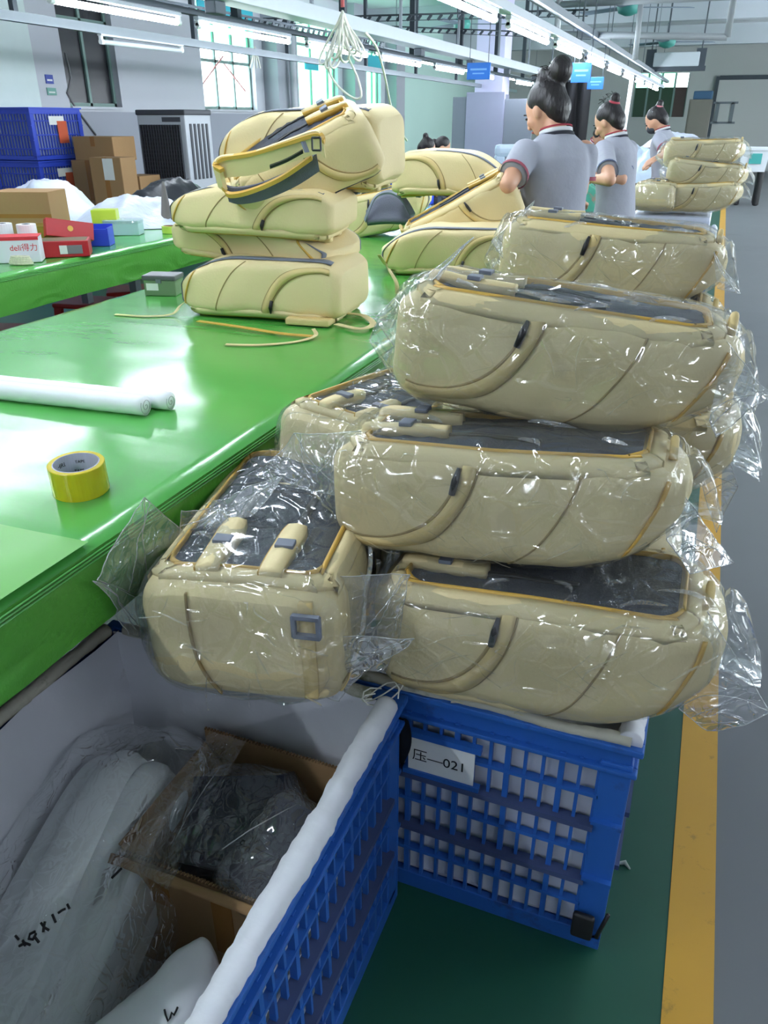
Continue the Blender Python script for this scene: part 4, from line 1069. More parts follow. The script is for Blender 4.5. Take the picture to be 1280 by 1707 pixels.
    if straps:
        for v0 in (-.34, .30):
            pa = [(.06, v0 - .10), (.16, v0 - .10), (.27, v0 - .12), (.33, v0 - .10)]; pb_ = [(.06, v0 + .12), (.16, v0 + .12), (.27, v0 + .13), (.33, v0 + .09)]
            sp_ = strip('shoulder_strap', ft_, pa, pb_, 0.002, 0.020, M_CREAM)
            strip('strap_piping', ft_, pb_, [(a, b + .02) for a, b in pb_], 0.002, 0.017, M_GOLD, sp_)
            strip('webbing', ft_, [(.30, v0 - .03), (.45, v0 - .03), (.6, v0 - .02)], [(.30, v0 + .04), (.45, v0 + .05), (.6, v0 + .06)], 0.003, 0.007, M_BLACKP, sp_)
            c_ = top(.2 * L, v0, 0.024)
            MB().box((c_.x - .012, c_.y - .016, c_.z - .004), (c_.x + .012, c_.y + .016, c_.z + .004), .002).build('buckle', M_GREYPIPE, sp_)
        h = [top(.955 * L, fv, 0.004 + 0.028 * math.sin(math.pi * (fv + .25) / .5)) for fv in [-.25 + .05 * i for i in range(11)]]
        MB().tube(h, 0.007, 8).build('grab_handle', M_CREAM2, t, True)
    if end_detail:
        # bottom end facing the viewer: seam, corner webbing, buckle
        ex = -L / 2 - 0.014
        def endp(a, b, off): return Vector((ex - off + 0.013 * (a * a + b * b), a * W / 2, T / 2 + b * T / 2))
        def estrip(nm, path, w_, o1, m, par=t):
            return strip(nm, lambda u, v, off: endp(u, v, off), path, [(a + w_, b) for a, b in path], -0.004, o1, m, par)
        estrip('end_seam', [(.45, .88), (.44, .4), (.40, -.1), (.32, -.45), (.20, -.72)], .016, 0.003, M_SEAM)
        estrip('side_webbing', [(-.78, .9), (-.80, .3), (-.81, -.3), (-.80, -.62)], .13, 0.006, M_CREAM2)
        bk = MB(); c_ = endp(-.74, .62, 0.012)
        for dy, dz, sy_, sz_ in ((0, .018, .022, .004), (0, -.018, .022, .004), (.02, 0, .004, .02), (-.02, 0, .004, .02)): bk.box((c_.x - .005, c_.y + dy - sy_, c_.z + dz - sz_), (c_.x + .004, c_.y + dy + sy_, c_.z + dz + sz_), .001)
        bk.build('buckle', M_GREYPIPE, t)
    if film is not None:
        mb = MB(); fl, fr2 = film; nr2 = 84; rings = []
        ex_n = 3.4; sd = seed * 3.7 + 2
        ulist = [-fl + fl * i / 12 for i in range(12)] + [L * i / 44 for i in range(45)] + [L + fr2 * (i + 1) / 12 for i in range(12)]
        for u in ulist:
            uc = max(0.0, min(L, u)); a, b = lo(uc), hi(uc); c = (a + b) / 2 ; h = (b - a) / 2 + 0.017; v_ = hw(uc) + 0.013; c += 0.005
            amp = 0.010
            if u < 0 or u > L:
                k = min(1.0, (-u / fl) if u < 0 else ((u - L) / fr2))
                k2 = k ** 1.7
                h = h * (1 - k2) + 0.004; v_ = v_ * (1 - 0.18 * k2)
                c = c * (1 - 0.5 * k2) + (0.35 if u < 0 else 0.1) * T * 0.5 * k2
                amp = 0.010 + 0.016 * k
            r_ = []
            for j in range(nr2):
                ph = 2 * math.pi * j / nr2; cs, sn = math.cos(ph), math.sin(ph)
                v = v_ * math.copysign(abs(cs) ** (2 / ex_n), cs); z = c + h * math.copysign(abs(sn) ** (2 / ex_n), sn)
                p = Vector((u, v, z)); q = Vector((u * .6, v, z))
                am = amp * (1.5 * (ridge(q, 8, sd) - .45))
                jt = amp * .5
                p += Vector((0, cs, sn)) * max(am, -0.004 if 0 < u < L else -0.02) + Vector((nz(q, 11, sd + 3), nz(q, 11, sd + 7), nz(q, 11, sd + 13))) * jt * (1 if u < 0 or u > L else .2)
                r_.append(Vector((p.x - L / 2, p.y, p.z + bendz(uc))))
            rings.append(r_)
        mb.loft(rings, caps=False).build('plastic_bag', M_FILM, t, True)
        rg = random.Random(seed * 13 + 1); cr_ = MB()
        def crease(fn, x, y, ang, ln, wob, hgt):
            A_, B_ = [], []
            for i in range(9):
                s_ = i / 8; tap = math.sin(math.pi * min(1, max(0, s_))) ** .6
                xx = x + math.cos(ang) * ln * s_ + wob * math.sin(s_ * 2.6); yy_ = y + math.sin(ang) * ln * s_ * 1.6 + wob * math.cos(s_ * 3.3)
                A_.append(fn(xx, yy_, 0.013)); B_.append(fn(xx + .004 * tap, yy_ + .008 * tap, 0.015 + hgt * tap))
            cr_.add(A_ + B_, [(i, i + 1, i + 10, i + 9) for i in range(8)])
        for k in range(0 if lite else 22):
            crease(lambda u, w_, o_: side(u * L, max(.03, min(.97, w_)), o_, -1), rg.uniform(.05, .9), rg.uniform(.1, .9), rg.choice((-1.1, -.7, .5, .9, 1.3, 2.2)) + rg.uniform(-.3, .3), rg.uniform(.06, .26), rg.uniform(-.05, .05), rg.uniform(.003, .007))
        for k in range(0 if lite else 14):
            crease(lambda u, v, o_: top(u * L, max(-.95, min(.95, v)), o_), rg.uniform(.05, .85), rg.uniform(-.9, .9), rg.uniform(0, 6.3), rg.uniform(.06, .2), rg.uniform(-.05, .05), .006)
        if end_detail:
            for k in range(22):
                crease(lambda a, b_, o_: Vector((-L / 2 - .012 - o_ * .6, max(-.95, min(.95, a)) * W / 2, T / 2 + max(-.95, min(.95, b_)) * T / 2)), rg.uniform(-.9, .7), rg.uniform(-.8, .8), rg.uniform(0, 6.3), rg.uniform(.15, .5), rg.uniform(-.1, .1), .006)
        if cr_.V:
            cq = cr_.build('film_fold_glint', M_FOLD, t, True); cq['kind'] = 'stuff'  # raised folds, hazy white so they read as bright glints
        if flaps:
            M = Matrix.LocRotScale(Vector(loc), Euler(rot), None).inverted()
            for i, fq in enumerate(flaps):
                q = [M @ Vector(p) for p in fq]; f2 = MB()
                crumple_sheet(f2, *q, 0.013, seed * 5 + i * 7 + 1, 30, 30, 7)
                n_ = 31; ed = MB()
                g_ = [Vector(v) for v in f2.V]
                for pth in ([g_[i_ * n_ + 30] for i_ in range(n_)], [g_[i_] for i_ in range(n_)], [g_[30 * n_ + i_] for i_ in range(n_)], [g_[i_ * n_ + i_] for i_ in range(n_)], [g_[i_ * n_ + min(30, 12 + i_ // 2)] for i_ in range(n_)]): ed.tube(pth, 0.0009, 5)
                fo_ = f2.build('bag_flap', M_FILM2, t, True)
                eo = ed.build('flap_edge_glint', M_FOLD, fo_, True); eo['kind'] = 'stuff'  # edge and diagonal lines of the flap, glints painted as white haze
    return t
WG = 'plastic-wrapped backpacks on the crates'
def quad(y, *px): return [py_(u, v, y if not hasattr(y, '__len__') else y[i]) for i, (u, v) in enumerate(px)]
b4 = backpack('lowest wrapped cream backpack, lying right over the numbered crate', (-0.145, 1.195, 0.562), (-0.03, -0.065, 0.0), L=0.58, W=0.28, T=0.225, seed=1, film=(0.05, 0.07), group=WG,
              flaps=[quad((1.1, 1.1, 1.12, 1.12), (1130, 1180), (1180, 1020), (1285, 1190), (1180, 1225))])
b3 = backpack('wrapped cream backpack second from the bottom of the front column', (-0.245, 1.245, 0.812), (-0.06, -0.06, 0.02), L=0.585, W=0.27, T=0.20, seed=2, film=(0.06, 0.06), group=WG,
              flaps=[quad((1.15, 1.15, 1.2, 1.2), (590, 830), (600, 720), (480, 725), (425, 800)), quad((1.15, 1.2, 1.25, 1.15), (1110, 900), (1100, 780), (1225, 940), (1150, 960))])
b2 = backpack('wrapped cream backpack at the top of the front column with a tall film corner', (-0.215, 1.425, 1.012), (-0.04, 0.08, 0.03), L=0.585, W=0.28, T=0.20, seed=3, film=(0.05, 0.05), group=WG,
              flaps=[quad((1.30, 1.34, 1.38, 1.30), (680, 600), (730, 455), (795, 395), (622, 530)), quad((1.28, 1.35, 1.3, 1.3), (1180, 700), (1210, 570), (1285, 660), (1190, 725))])
b1 = backpack('wrapped cream backpack on the rear column just before the nearest woman', (-0.245, 2.34, 1.025), (-0.03, 0.06, 0.02), L=0.585, W=0.28, T=0.215, seed=4, film=(0.05, 0.05), group=WG,
              flaps=[quad((2.2, 2.25, 2.25, 2.2), (845, 440), (880, 365), (896, 335), (822, 400)), quad((2.2, 2.2, 2.2, 2.2), (1190, 420), (1195, 480), (1235, 488), (1205, 440))])
b6 = backpack('wrapped cream backpack glimpsed behind the front column on the right', (-0.17, 1.68, 0.77), (0.0, -0.02, -0.04), L=0.60, W=0.32, T=0.21, seed=5, film=(0.04, 0.06), group=WG,
              flaps=[quad((1.6, 1.6, 1.6, 1.6), (1165, 790), (1190, 690), (1232, 810), (1190, 880))])
b7 = backpack('wrapped cream backpack underneath the rear column top one', (-0.22, 2.25, 0.86), (0.02, 0.0, 0.0), L=0.60, W=0.33, T=0.20, seed=6, film=(0.04, 0.06), group=WG,
              flaps=[quad((2.1, 2.1, 2.1, 2.1), (1190, 560), (1200, 535), (1232, 530), (1222, 566))])
b9 = backpack('wrapped cream backpack at the base of the rear column', (-0.25, 2.2, 0.60), (0.0, 0.02, 0.03), L=0.58, W=0.33, T=0.20, seed=16, film=(0.04, 0.05), group=WG)
b10 = backpack('wrapped cream backpack low behind the front column', (-0.24, 1.56, 0.575), (0.0, 0.0, 0.02), L=0.58, W=0.30, T=0.19, seed=17, film=(0.04, 0.05), group=WG)
# end-on backpack hanging over the nearest crate
b5 = backpack('wrapped cream backpack lying end-on over the nearest crate', (-0.66, 1.15, 0.605), (0.0, -0.03, math.pi / 2 + 0.20), L=0.56, W=0.335, T=0.245, seed=7, film=(0.03, 0.05), group=WG, end_detail=True,
              flaps=[[py_(245, 1000, .93), py_(310, 890, 1.0), px_(238, 828, -.79), px_(160, 968, -.80)], [py_(245, 1065, .93), py_(245, 1000, .93), px_(160, 968, -.80), px_(222, 1060, -.80)], [py_(300, 890, 1.0), py_(400, 900, 1.0), px_(372, 850, -.72), px_(300, 852, -.75)], quad((1.0, 1.05, 1.1, 1.1), (330, 880), (420, 860), (470, 800), (340, 840)),
                     quad((0.95, .98, 1.06, 1.05), (545, 1100), (565, 960), (690, 960), (640, 1120)), quad((0.9, .93, 1.0, 0.98), (500, 1160), (550, 1060), (690, 1060), (560, 1160))])
b8 = backpack('wrapped cream backpack with straps up, wedged between the stack and the green table', (-0.63, 1.60, 0.76), (0.10, 0.10, math.pi / 2 - 0.1), L=0.56, W=0.27, T=0.17, seed=8, film=(0.04, 0.06), group=WG,
              flaps=[quad((1.5, 1.5, 1.55, 1.55), (520, 800), (560, 730), (480, 725), (425, 790)), quad((1.75, 1.75, 1.8, 1.8), (640, 680), (660, 630), (630, 615), (590, 665))])

# unwrapped piles on the green table
PG = 'unwrapped cream backpacks on the green table'
p1 = pz(460, 535, TZ)
def bp(label, u, v, y, rz, T=0.19, L=0.58, W=0.33, seed=20, rx=0.0, ry=0.0, dz=0.0, **k):
    c = py_(u, v, y); return backpack(label, (c.x, c.y, c.z + dz), (rx, ry, rz), L=L, W=W, T=T, seed=seed, group=PG, pipe=M_GREYPIPE, **k)
RZ = math.pi + 0.22
yP = 2.26 + 0.165
bE = backpack('bottom backpack of the near pile on the green table', (-1.37, 2.42, TZ + 0.012 + 0.19), (math.pi, 0.0, math.pi + 0.10), L=0.60, W=0.34, T=0.19, seed=21, group=PG, pipe=M_GREYPIPE)
bD = backpack('backpack set back in the near pile above the bottom one, left end jutting', (-1.43, 2.52, TZ + 0.175 + 0.12), (math.pi + 0.02, 0.03, -0.10), L=0.62, W=0.34, T=0.12, seed=22, group=PG, pipe=M_GREYPIPE)
bC = backpack('backpack in the middle of the near pile with a grey-piped edge', (-1.40, 2.44, TZ + 0.275 + 0.14), (math.pi, -0.03, math.pi + 0.16), L=0.58, W=0.34, T=0.14, seed=23, group=PG, pipe=M_GREYPIPE)
bB = backpack('backpack slumped open at an angle near the top of the near pile', (-1.23, 2.52, TZ + 0.36), (-0.25, 0.50, math.pi + 0.45), L=0.50, W=0.30, T=0.20, seed=24, group=PG, pipe=M_GREYPIPE, bend=-0.03)
bA = backpack('topmost backpack of the near pile', (-1.34, 2.68, TZ + 0.40 + 0.24), (math.pi - 0.03, 0.02, math.pi + 0.10), L=0.60, W=0.36, T=0.24, seed=25, group=PG, pipe=M_GREYPIPE)
# open flap with grey lining, clip and zip on the slumped one
def flap_band(parent, pts, wdt, m, name, thick=0.012, up=(0, -0.35, 1)):
    inv = Matrix.LocRotScale(parent.location, parent.rotation_euler, None).inverted()
    upv = Vector(up).normalized(); rr = []
    for i, p in enumerate(pts):
        p = Vector(p); tng = (Vector(pts[min(i + 1, len(pts) - 1)]) - Vector(pts[max(i - 1, 0)])).normalized(); nn = tng.cross(upv).normalized()
        q = [p + upv * wdt / 2 + nn * thick / 2, p + upv * wdt / 2 - nn * thick / 2, p - upv * wdt / 2 - nn * thick / 2, p - upv * wdt / 2 + nn * thick / 2]
        rr.append([inv @ x for x in q])
    return MB().loft(rr).build(name, m, parent, False)
def curve_px(pix, y0, y1): return hose(pix, y0, y1)
fb = flap_band(bB, curve_px([(372, 300), (362, 292), (372, 278), (420, 272), (480, 252), (528, 236), (540, 245)], 2.16, 2.2), 0.062, M_CREAM, 'open_flap', 0.014)
flap_band(bB, curve_px([(370, 284), (360, 276), (372, 264), (420, 256), (480, 238), (528, 224), (541, 236)], 2.15, 2.19), 0.010, M_GOLD, 'flap_piping', 0.018)
flap_band(bB, curve_px([(372, 316), (385, 325), (420, 318), (470, 296), (520, 262)], 2.16, 2.21), 0.012, M_GOLD, 'flap_piping', 0.018)
lin_ = flap_band(bB, curve_px([(378, 322), (400, 326), (440, 318), (490, 296), (530, 270)], 2.19, 2.24), 0.05, M_GREYFAB, 'flap_lining', 0.01)
flap_band(bB, curve_px([(450, 278), (478, 267), (505, 252)], 2.14, 2.16), 0.008, M_BLACKP, 'zip_line', 0.012)
flap_band(bB, curve_px([(505, 236), (512, 254)], 2.14, 2.14), 0.006, M_GREYPIPE, 'strap_loop', 0.02, up=(1, 0, 0.2))
ck = py_(528, 240, 2.14); inv = Matrix.LocRotScale(bB.location, bB.rotation_euler, None).inverted()
kk = MB()
for a, b in (((-.014, -.016), (-.014, .016)), ((-.014, .016), (.012, .016)), ((.012, .016), (.012, -.016)), ((.012, -.016), (-.014, -.016))):
    kk.tube([inv @ (ck + Vector((a[0], 0, a[1]))), inv @ (ck + Vector((b[0], 0, b[1])))], 0.003, 6)
kk.build('clip', M_BLACKP, bB)
# loose webbing straps
def strap(parent, pix, z0s, wdt=0.014, name='loose_strap', m=M_WEB):
    inv = Matrix.LocRotScale(parent.location, parent.rotation_euler, None).inverted()
    P = [pz(u, v, z) for (u, v), z in zip(pix, z0s)]; pts = []
    for i in range(len(P) - 1):
        q0 = P[max(i - 1, 0)]; q1 = P[i]; q2 = P[i + 1]; q3 = P[min(i + 2, len(P) - 1)]
        for k in range(6):
            s = k / 6; pts.append(0.5 * (2 * q1 + (q2 - q0) * s + (2 * q0 - 5 * q1 + 4 * q2 - q3) * s * s + (3 * q1 - q0 - 3 * q2 + q3) * s ** 3))
    pts.append(P[-1]); rr = []
    for i, p in enumerate(pts):
        tng = (pts[min(i + 1, len(pts) - 1)] - pts[max(i - 1, 0)]).normalized(); sd = tng.cross(Vector((0, 0, 1)))
        sd = sd.normalized() if sd.length > 1e-4 else Vector((1, 0, 0)); nn = sd.cross(tng).normalized() * 0.0012
        rr.append([inv @ (p + sd * wdt / 2 + nn), inv @ (p - sd * wdt / 2 + nn), inv @ (p - sd * wdt / 2 - nn), inv @ (p + sd * wdt / 2 - nn)])
    return MB().loft(rr).build(name, m, parent)
strap(bE, [(376, 574), (430, 575), (490, 570), (525, 560), (522, 548)], [TZ + .004, TZ + .004, TZ + .004, TZ + .012, TZ + .03])
strap(bE, [(330, 535), (400, 545), (470, 556), (520, 560)], [TZ + .012, TZ + .012, TZ + .008, TZ + .012], 0.02, 'base_strap', M_GOLD)
strap(bE, [(560, 540), (600, 548), (622, 540), (605, 526), (575, 522)], [TZ + .01] * 5, 0.022)
strap(bE, [(192, 524), (240, 527), (285, 524), (300, 510), (312, 500)], [TZ + .004, TZ + .004, TZ + .006, TZ + .03, TZ + .05], 0.014)
strap(bD, [(632, 425), (645, 445), (660, 470), (662, 490)], [TZ + .15, TZ + .10, TZ + .05, TZ + .01], 0.016)
MB().box((-.27, -.20, .176), (-.12, -.12, .198), .006).build('bottom_flap', M_CREAM2, bE)
# second pile
def at2(u, v, y): return py_(u, v, y)
y2 = 3.55
c1 = pz(725, 462, TZ)
bF = backpack('bottom backpack of the rear pile on the green table', (c1.x + 0.02, c1.y + 0.17, TZ + 0.01 + 0.19), (math.pi, 0, math.pi + 0.18), L=0.60, W=0.34, T=0.19, seed=31, group=PG, pipe=M_GREYPIPE)
c2 = py_(772, 385, y2 - 0.02)
bG = backpack('backpack leaning up to the right in the rear pile', (c2.x, c2.y + 0.14, c2.z - 0.07), (0.0, 0.50, math.pi + 0.30), L=0.56, W=0.33, T=0.21, seed=32, group=PG, pipe=M_GREYPIPE)
c3 = py_(752, 305, y2 + 0.3)
bH = backpack('topmost backpack of the rear pile, drooping at its right end', (c3.x, c3.y + 0.15, c3.z - 0.10 + 0.19), (math.pi, 0.10, 0.12), L=0.60, W=0.34, T=0.19, seed=33, group=PG, pipe=M_GREYPIPE, bend=0.05)
c4 = pz(630, 400, TZ)
bI = backpack('grey-lined open backpack half hidden behind the rear pile', (c4.x - 0.05, c4.y + 0.25, TZ + 0.02), (0.0, -0.2, 0.35), L=0.58, W=0.34, T=0.22, seed=34, group=PG, pipe=M_GREYPIPE)
def gp(a, b): return py_(610 + 80 * a, 368 - 46 * math.sin(math.pi * (.12 + a * .8)) * b, 4.0 + .1 * b)
iI = Matrix.LocRotScale(bI.location, bI.rotation_euler, None).inverted()
g_ = MB().grid(lambda a, b: iI @ gp(a, b), 16, 8).build('grey_panel', M_GREYFAB, bI, True); bake(g_, [('SOLIDIFY', {'thickness': 0.03})])
flap_band(bI, hose([(608, 368), (625, 330), (650, 320), (672, 332), (688, 358)], 4.0, 4.0), 0.010, M_GREYPIPE, 'panel_piping', 0.036, up=(0, -.3, 1))
c5 = pz(860, 392, TZ)
bJ = backpack('cream backpack the nearest woman is handling', (c5.x - 0.12, c5.y + 0.55, TZ + 0.01), (0, 0, 0.5), L=0.56, W=0.34, T=0.16, seed=35, group=PG, pipe=M_GREYPIPE)

# ------------------------------------------------------------------ small things on the tables
tp_ = pz(134, 838, TZ); tc_ = Vector(((pz(88, 815, TZ).x + pz(179, 825, TZ).x) / 2, (pz(88, 815, TZ).y + pz(179, 825, TZ).y) / 2 + 0.005, TZ + 0.002))
tape = thing('tape_roll', 'roll of yellow packing tape on the glossy green table', 'tape', tc_, (0.05, 0.03, 0))
RO, RI, TH = 0.049, 0.0385, 0.055
M_TAPE = mat('yellow_tape', (206, 186, 30), 0.22, var=0.06, vscale=20, coat=0.5)
def ringm(ro, ri, z0, z1, n=48):
    rings = []
    for r, z in ((ri, z0), (ro - .001, z0), (ro, z0 + .001), (ro, z1 - .001), (ro - .001, z1), (ri, z1), (ri, z0)):
        rings.append([(r * math.cos(2 * math.pi * j / n), r * math.sin(2 * math.pi * j / n), z) for j in range(n)])
    return MB().loft(rings, caps=False)
ringm(RO, RI + .002, 0, TH).build('tape_winding', M_TAPE, tape, False)
core = ringm(RI + .002, RI, -.0005, TH + .0005).build('paper_core', mat('core_card', (190, 190, 204), 0.7), tape)
for row, z in enumerate((0.036, 0.018)):
    for k, a in enumerate((0.6, 1.5, 2.4, 4.2)):
        s_ = ['TAPE', 'HRL', 'TAPE', 'HRL'][k]
        m_ = Matrix.Rotation(a + row * .1, 4, 'Z') @ Matrix.Translation((0, RI - 0.0008, z)) @ Matrix.Rotation(math.pi / 2, 4, 'X')
        text_mesh('core_print', s_, 0.012 if s_ == 'HRL' else .008, M_INK, core, m_, 0.0002, 'CENTER')
# foam tubes
a, b = pz(0, 652, TZ + .02), pz(243, 678, TZ + .02)
d_ = (b - a).normalized(); a = a - d_ * 0.5
def tubething(off, end, r, label):
    t = thing('foam_roll', label, 'roll', b + off, (0, 0, 0), 'white foam rolls')
    n = 40; pts = [(-d_ * 0.95).lerp(d_ * end, i / n) + Vector((0, 0, 0.0012 * nz((i * .7, r * 99, 0)))) for i in range(n + 1)]
    MB().tube(pts, r, 24).build('roll_body', M_WHITE, t, True)
    sp = [(d_ * (end + 0.001)) + Vector((d_.y * math.cos(x) * r * x / 14, -d_.x * math.cos(x) * r * x / 14, math.sin(x) * r * x / 14)) for x in [i * .4 for i in range(34)]]
    MB().tube(sp, 0.0008, 5).build('end_spiral', mat('foam_edge', (190, 192, 196), 0.6), t)
tubething(Vector((0, 0, 0.002)), 0.0, 0.0225, 'thicker white foam roll lying on the green table')
tubething(Vector((0.005, 0.05, 0.0)), 0.025, 0.0205, 'thinner white foam roll tucked behind the thicker one')
# tin box
tn = thing('tin_box', 'grey-green lidded tin box beside the near pile of backpacks', 'tin', pz(262, 494, TZ) + Vector((0, 0.05, 0.001)), (0, 0, 0.25))
MB().box((-.062, -.045, 0), (.062, .045, .058), .004).build('body', mat('tin_green', (122, 142, 112), 0.35, metal=0.4), tn)
MB().box((-.066, -.049, .056), (.066, .049, .075), .005).build('lid', mat('tin_lid', (104, 104, 108), 0.4, metal=0.5), tn)
MB().box((-.052, -.0462, .02), (-.005, -.045, .046)).build('paper_label', M_PAPER, tn)
MB().box((-.01, -.0515, .048), (.01, -.046, .062)).build('clasp', M_STEEL, tn)
# second-table items
def p2(u, v): return pz(u, v, TZ + .002)
def simple_box(name, label, c, sx, sy, sz, rz, m, lid=None, cat='box'):
    t = thing(name, label, cat, c, (0, 0, rz))
    MB().box((-sx, -sy, 0), (sx, sy, sz), .004).build('body', m, t)
    if lid: MB().box((-sx - .003, -sy - .003, sz - .018), (sx + .003, sy + .003, sz + .004), .003).build('lid', lid, t)
    return t
M_BW = mat('white_box_card', (220, 222, 232), 0.6); M_RED = mat('red_box_card', (176, 34, 42), 0.35, var=0.1)
q = p2(28, 438)
wbx = simple_box('carton', 'white carton with a red band and red lettering at the table edge', q + Vector((-.06, .02, 0)), .15, .06, .115, 0.62, M_BW)
MB().box((-.151, -.061, .10), (.151, -.0595, .112)).build('red_band', M_REDINK, wbx)
MB().box((-.151, -.061, .1125), (.151, .061, .1155)).build('top_edge', M_REDINK, wbx)
text_mesh('lettering', 'deli得力', .036, M_REDINK, wbx, Matrix.Translation((0.02, -.0605, .055)) @ Matrix.Rotation(math.pi / 2, 4, 'X'), 0.0003)
q = p2(108, 428)
rbx = simple_box('gift_tin', 'flat red box with a window label, open top, beside the white carton', q + Vector((-.03, .05, 0)), .115, .075, .075, 0.62, M_RED)
MB().box((-.02, -.0765, .015), (.085, -.0752, .055)).build('label_window', mat('label_grey', (120, 120, 122), 0.4), rbx)
MB().box((-.02, -.0772, .015), (.015, -.076, .055)).build('label_code', M_PAPER, rbx)
MB().box((-.105, -.065, .074), (.105, .065, .0762)).build('open_top', mat('dark_inside', (110, 96, 70), 0.6), rbx)
r2_ = simple_box('gift_tin', 'tilted dark red box resting behind the flat red one', q + Vector((-.10, .16, .06)), .115, .03, .085, 0.95, M_RED)
r2_.rotation_euler = (-0.25, 0.18, 0.95)
MB().lathe([(.0, 0.0), (.014, 0.0), (.014, .0015), (0.0, .0015)], n=16).build('emblem', mat('gold_emblem', (190, 150, 70), 0.3, metal=0.5), r2_).matrix_local = Matrix.Translation((0, -.0315, .045)) @ Matrix.Rotation(math.pi / 2, 4, 'X')
gt = simple_box('gift_tin', 'shiny gold tin behind the dark red box', q + Vector((-.20, .20, 0)), .12, .07, .12, 0.5, mat('gold_tin', (170, 150, 60), 0.25, metal=0.7))
yc = simple_box('soap_pack', 'lime yellow film-wrapped pack on the second table', p2(150, 396) + Vector((-.02, .18, .06)), .07, .05, .075, 0.5, mat('lime_pack', (196, 214, 70), 0.3), cat='pack')
q = p2(140, 412)
bt_ = thing('parts_tray', 'blue plastic parts tray next to the red boxes', 'tray', q + Vector((-.03, .08, 0)), (0, 0, 0.45))
M_TRAY = mat('tray_blue', (44, 70, 200), 0.4)
MB().box((-.12, -.06, 0), (.12, .06, .008)).build('floor_plate', M_TRAY, bt_)
MB().box((-.12, .052, .008), (.12, .06, .10)).build('back_wall', M_TRAY, bt_)
MB().box((-.12, -.06, .008), (-.112, .052, .08)).build('side_wall', M_TRAY, bt_); MB().box((.112, -.06, .008), (.12, .052, .09)).build('side_wall', M_TRAY, bt_)
MB().box((.0, -.06, .008), (.112, -.052, .085)).build('front_wall', M_TRAY, bt_)
MB().box((-.112, -.06, .008), (.0, -.052, .05)).build('front_wall', M_TRAY, bt_)
lidbox = simple_box('clear_tub', 'clear lidded tub of pale goods on the second table', p2(178, 396) + Vector((0, .16, 0)), .10, .06, .08, 0.4, mat('pale_goods', (170, 198, 206), 0.4), M_FILMZ, 'tub')
for k, (u, v, lb) in enumerate(((22, 400, 'white thread spool with a dark core on top of the carton, right one'), (2, 405, 'white thread spool on top of the carton, left one'))):
    c = wbx.location + Vector((0.0 - .13 * k, 0.14 - .02 * k, .04))
    s_ = thing('thread_spool', lb, 'spool', c, (0, 0, 0), 'white spools')
    MB().lathe([(.045, 0), (.045, .11), (.044, .112), (.02, .112), (.02, .10)], n=24).build('winding', mat('spool_white', (224, 224, 228), 0.7), s_, False)
    MB().lathe([(.019, .0), (.019, .1125), (.012, .1125), (.012, 0)], n=16).build('core', M_INK, s_)
cbx = simple_box('cardboard_box', 'small brown cardboard box at the left edge on the second table', p2(-5, 420) + Vector((-.12, .40, .0)), .16, .12, .26, 0.35, M_CARD)
MB().box((-.16, -.121, .13), (.16, -.1205, .15)).build('parcel_tape', M_PTAPE, cbx)
em = thing('lace_coil', 'small coil of pale lace in front of the white carton', 'coil', p2(36, 441), (0, 0, .3))
for k in range(5): MB().tube([(0.055 * math.cos(x) * (1 - .06 * k), 0.025 * math.sin(x) * (1 - .06 * k), .006 + .007 * k) for x in [i * .4 for i in range(16)]], .005, 6, closed=True).build('coil_turn', mat('lace', (206, 206, 180), 0.8, var=0.3, vscale=120), em, True)
ytape = thing('tape_roll', 'small lime tape roll far along the second table edge', 'tape', p2(275, 390) + Vector((0, .05, 0)))
ringm(.045, .034, 0, .04, 28).build('tape_winding', mat('lime_tape', (190, 210, 90), 0.3), ytape); ringm(.034, .031, 0, .041, 28).build('paper_core', M_CARD, ytape)
# thread cone
cn = thing('thread_cone', 'pointed dark thread cone standing on the second table', 'cone', p2(272, 382) + Vector((-.05, .12, 0)))
MB().lathe([(.05, 0), (.05, .012), (.042, .014), (.008, .26), (.004, .262)], n=20).build('cone_body', mat('cone_grey', (96, 92, 90), 0.5), cn, True)
MB().lathe([(.056, 0), (.056, .01)], n=20).build('cone_foot', M_BLACKP, cn)
# heaps of film on the second table
def heap(name, label, c, rx, ry, rz, m, seed, rot=(0, 0, 0), cat='heap', peaks=1.0):
    t = thing(name, label, cat, c, rot)
    def fn(a, b):
        th = 2 * math.pi * a; r = b
        x, y = rx * r * math.cos(th), ry * r * math.sin(th)
        h = rz * (1 - r ** 2.2) * (0.75 + 0.45 * peaks * nz((x * 3.2, y * 3.2, 0), 1, seed)) + peaks * (0.22 * rz * (ridge((x, y, 0), 6, seed) - .5) + 0.08 * rz * ridge((x, y, 0), 17, seed + 3)) * (1 - r ** 3)
        return (x, y, max(h, 0.002))
    MB().grid(fn, 56, 22).build('crumpled_sheet', m, t, True)
    return t
M_HEAP = mat('pale_film_heap', (206, 212, 232), 0.28, var=0.08, vscale=10, bump=0.8, bscale=14, aniso=(1, 2.5, 1))
M_HEAPB = mat('black_film_heap', (40, 42, 48), 0.35, var=0.2, vscale=8, bump=0.6, bscale=14)
heap('film_heap', 'heap of crumpled pale film on the second table, left one behind the red boxes', p2(60, 372) + Vector((-.10, .20, 0)), .40, .34, .27, M_HEAP, 5, (0, 0, .3))
heap('film_heap', 'heap of crumpled pale film on the second table, right one beyond the blue tray', p2(190, 385) + Vector((-.05, .35, 0)), .44, .28, .22, M_HEAP, 9, (0, 0, .5))
heap('black_sack', 'slumped black sack on the second table by the air cooler', p2(262, 372) + Vector((-.2, .40, 0)), .40, .30, .27, M_HEAPB, 13, (0, 0, .3), 'sack')

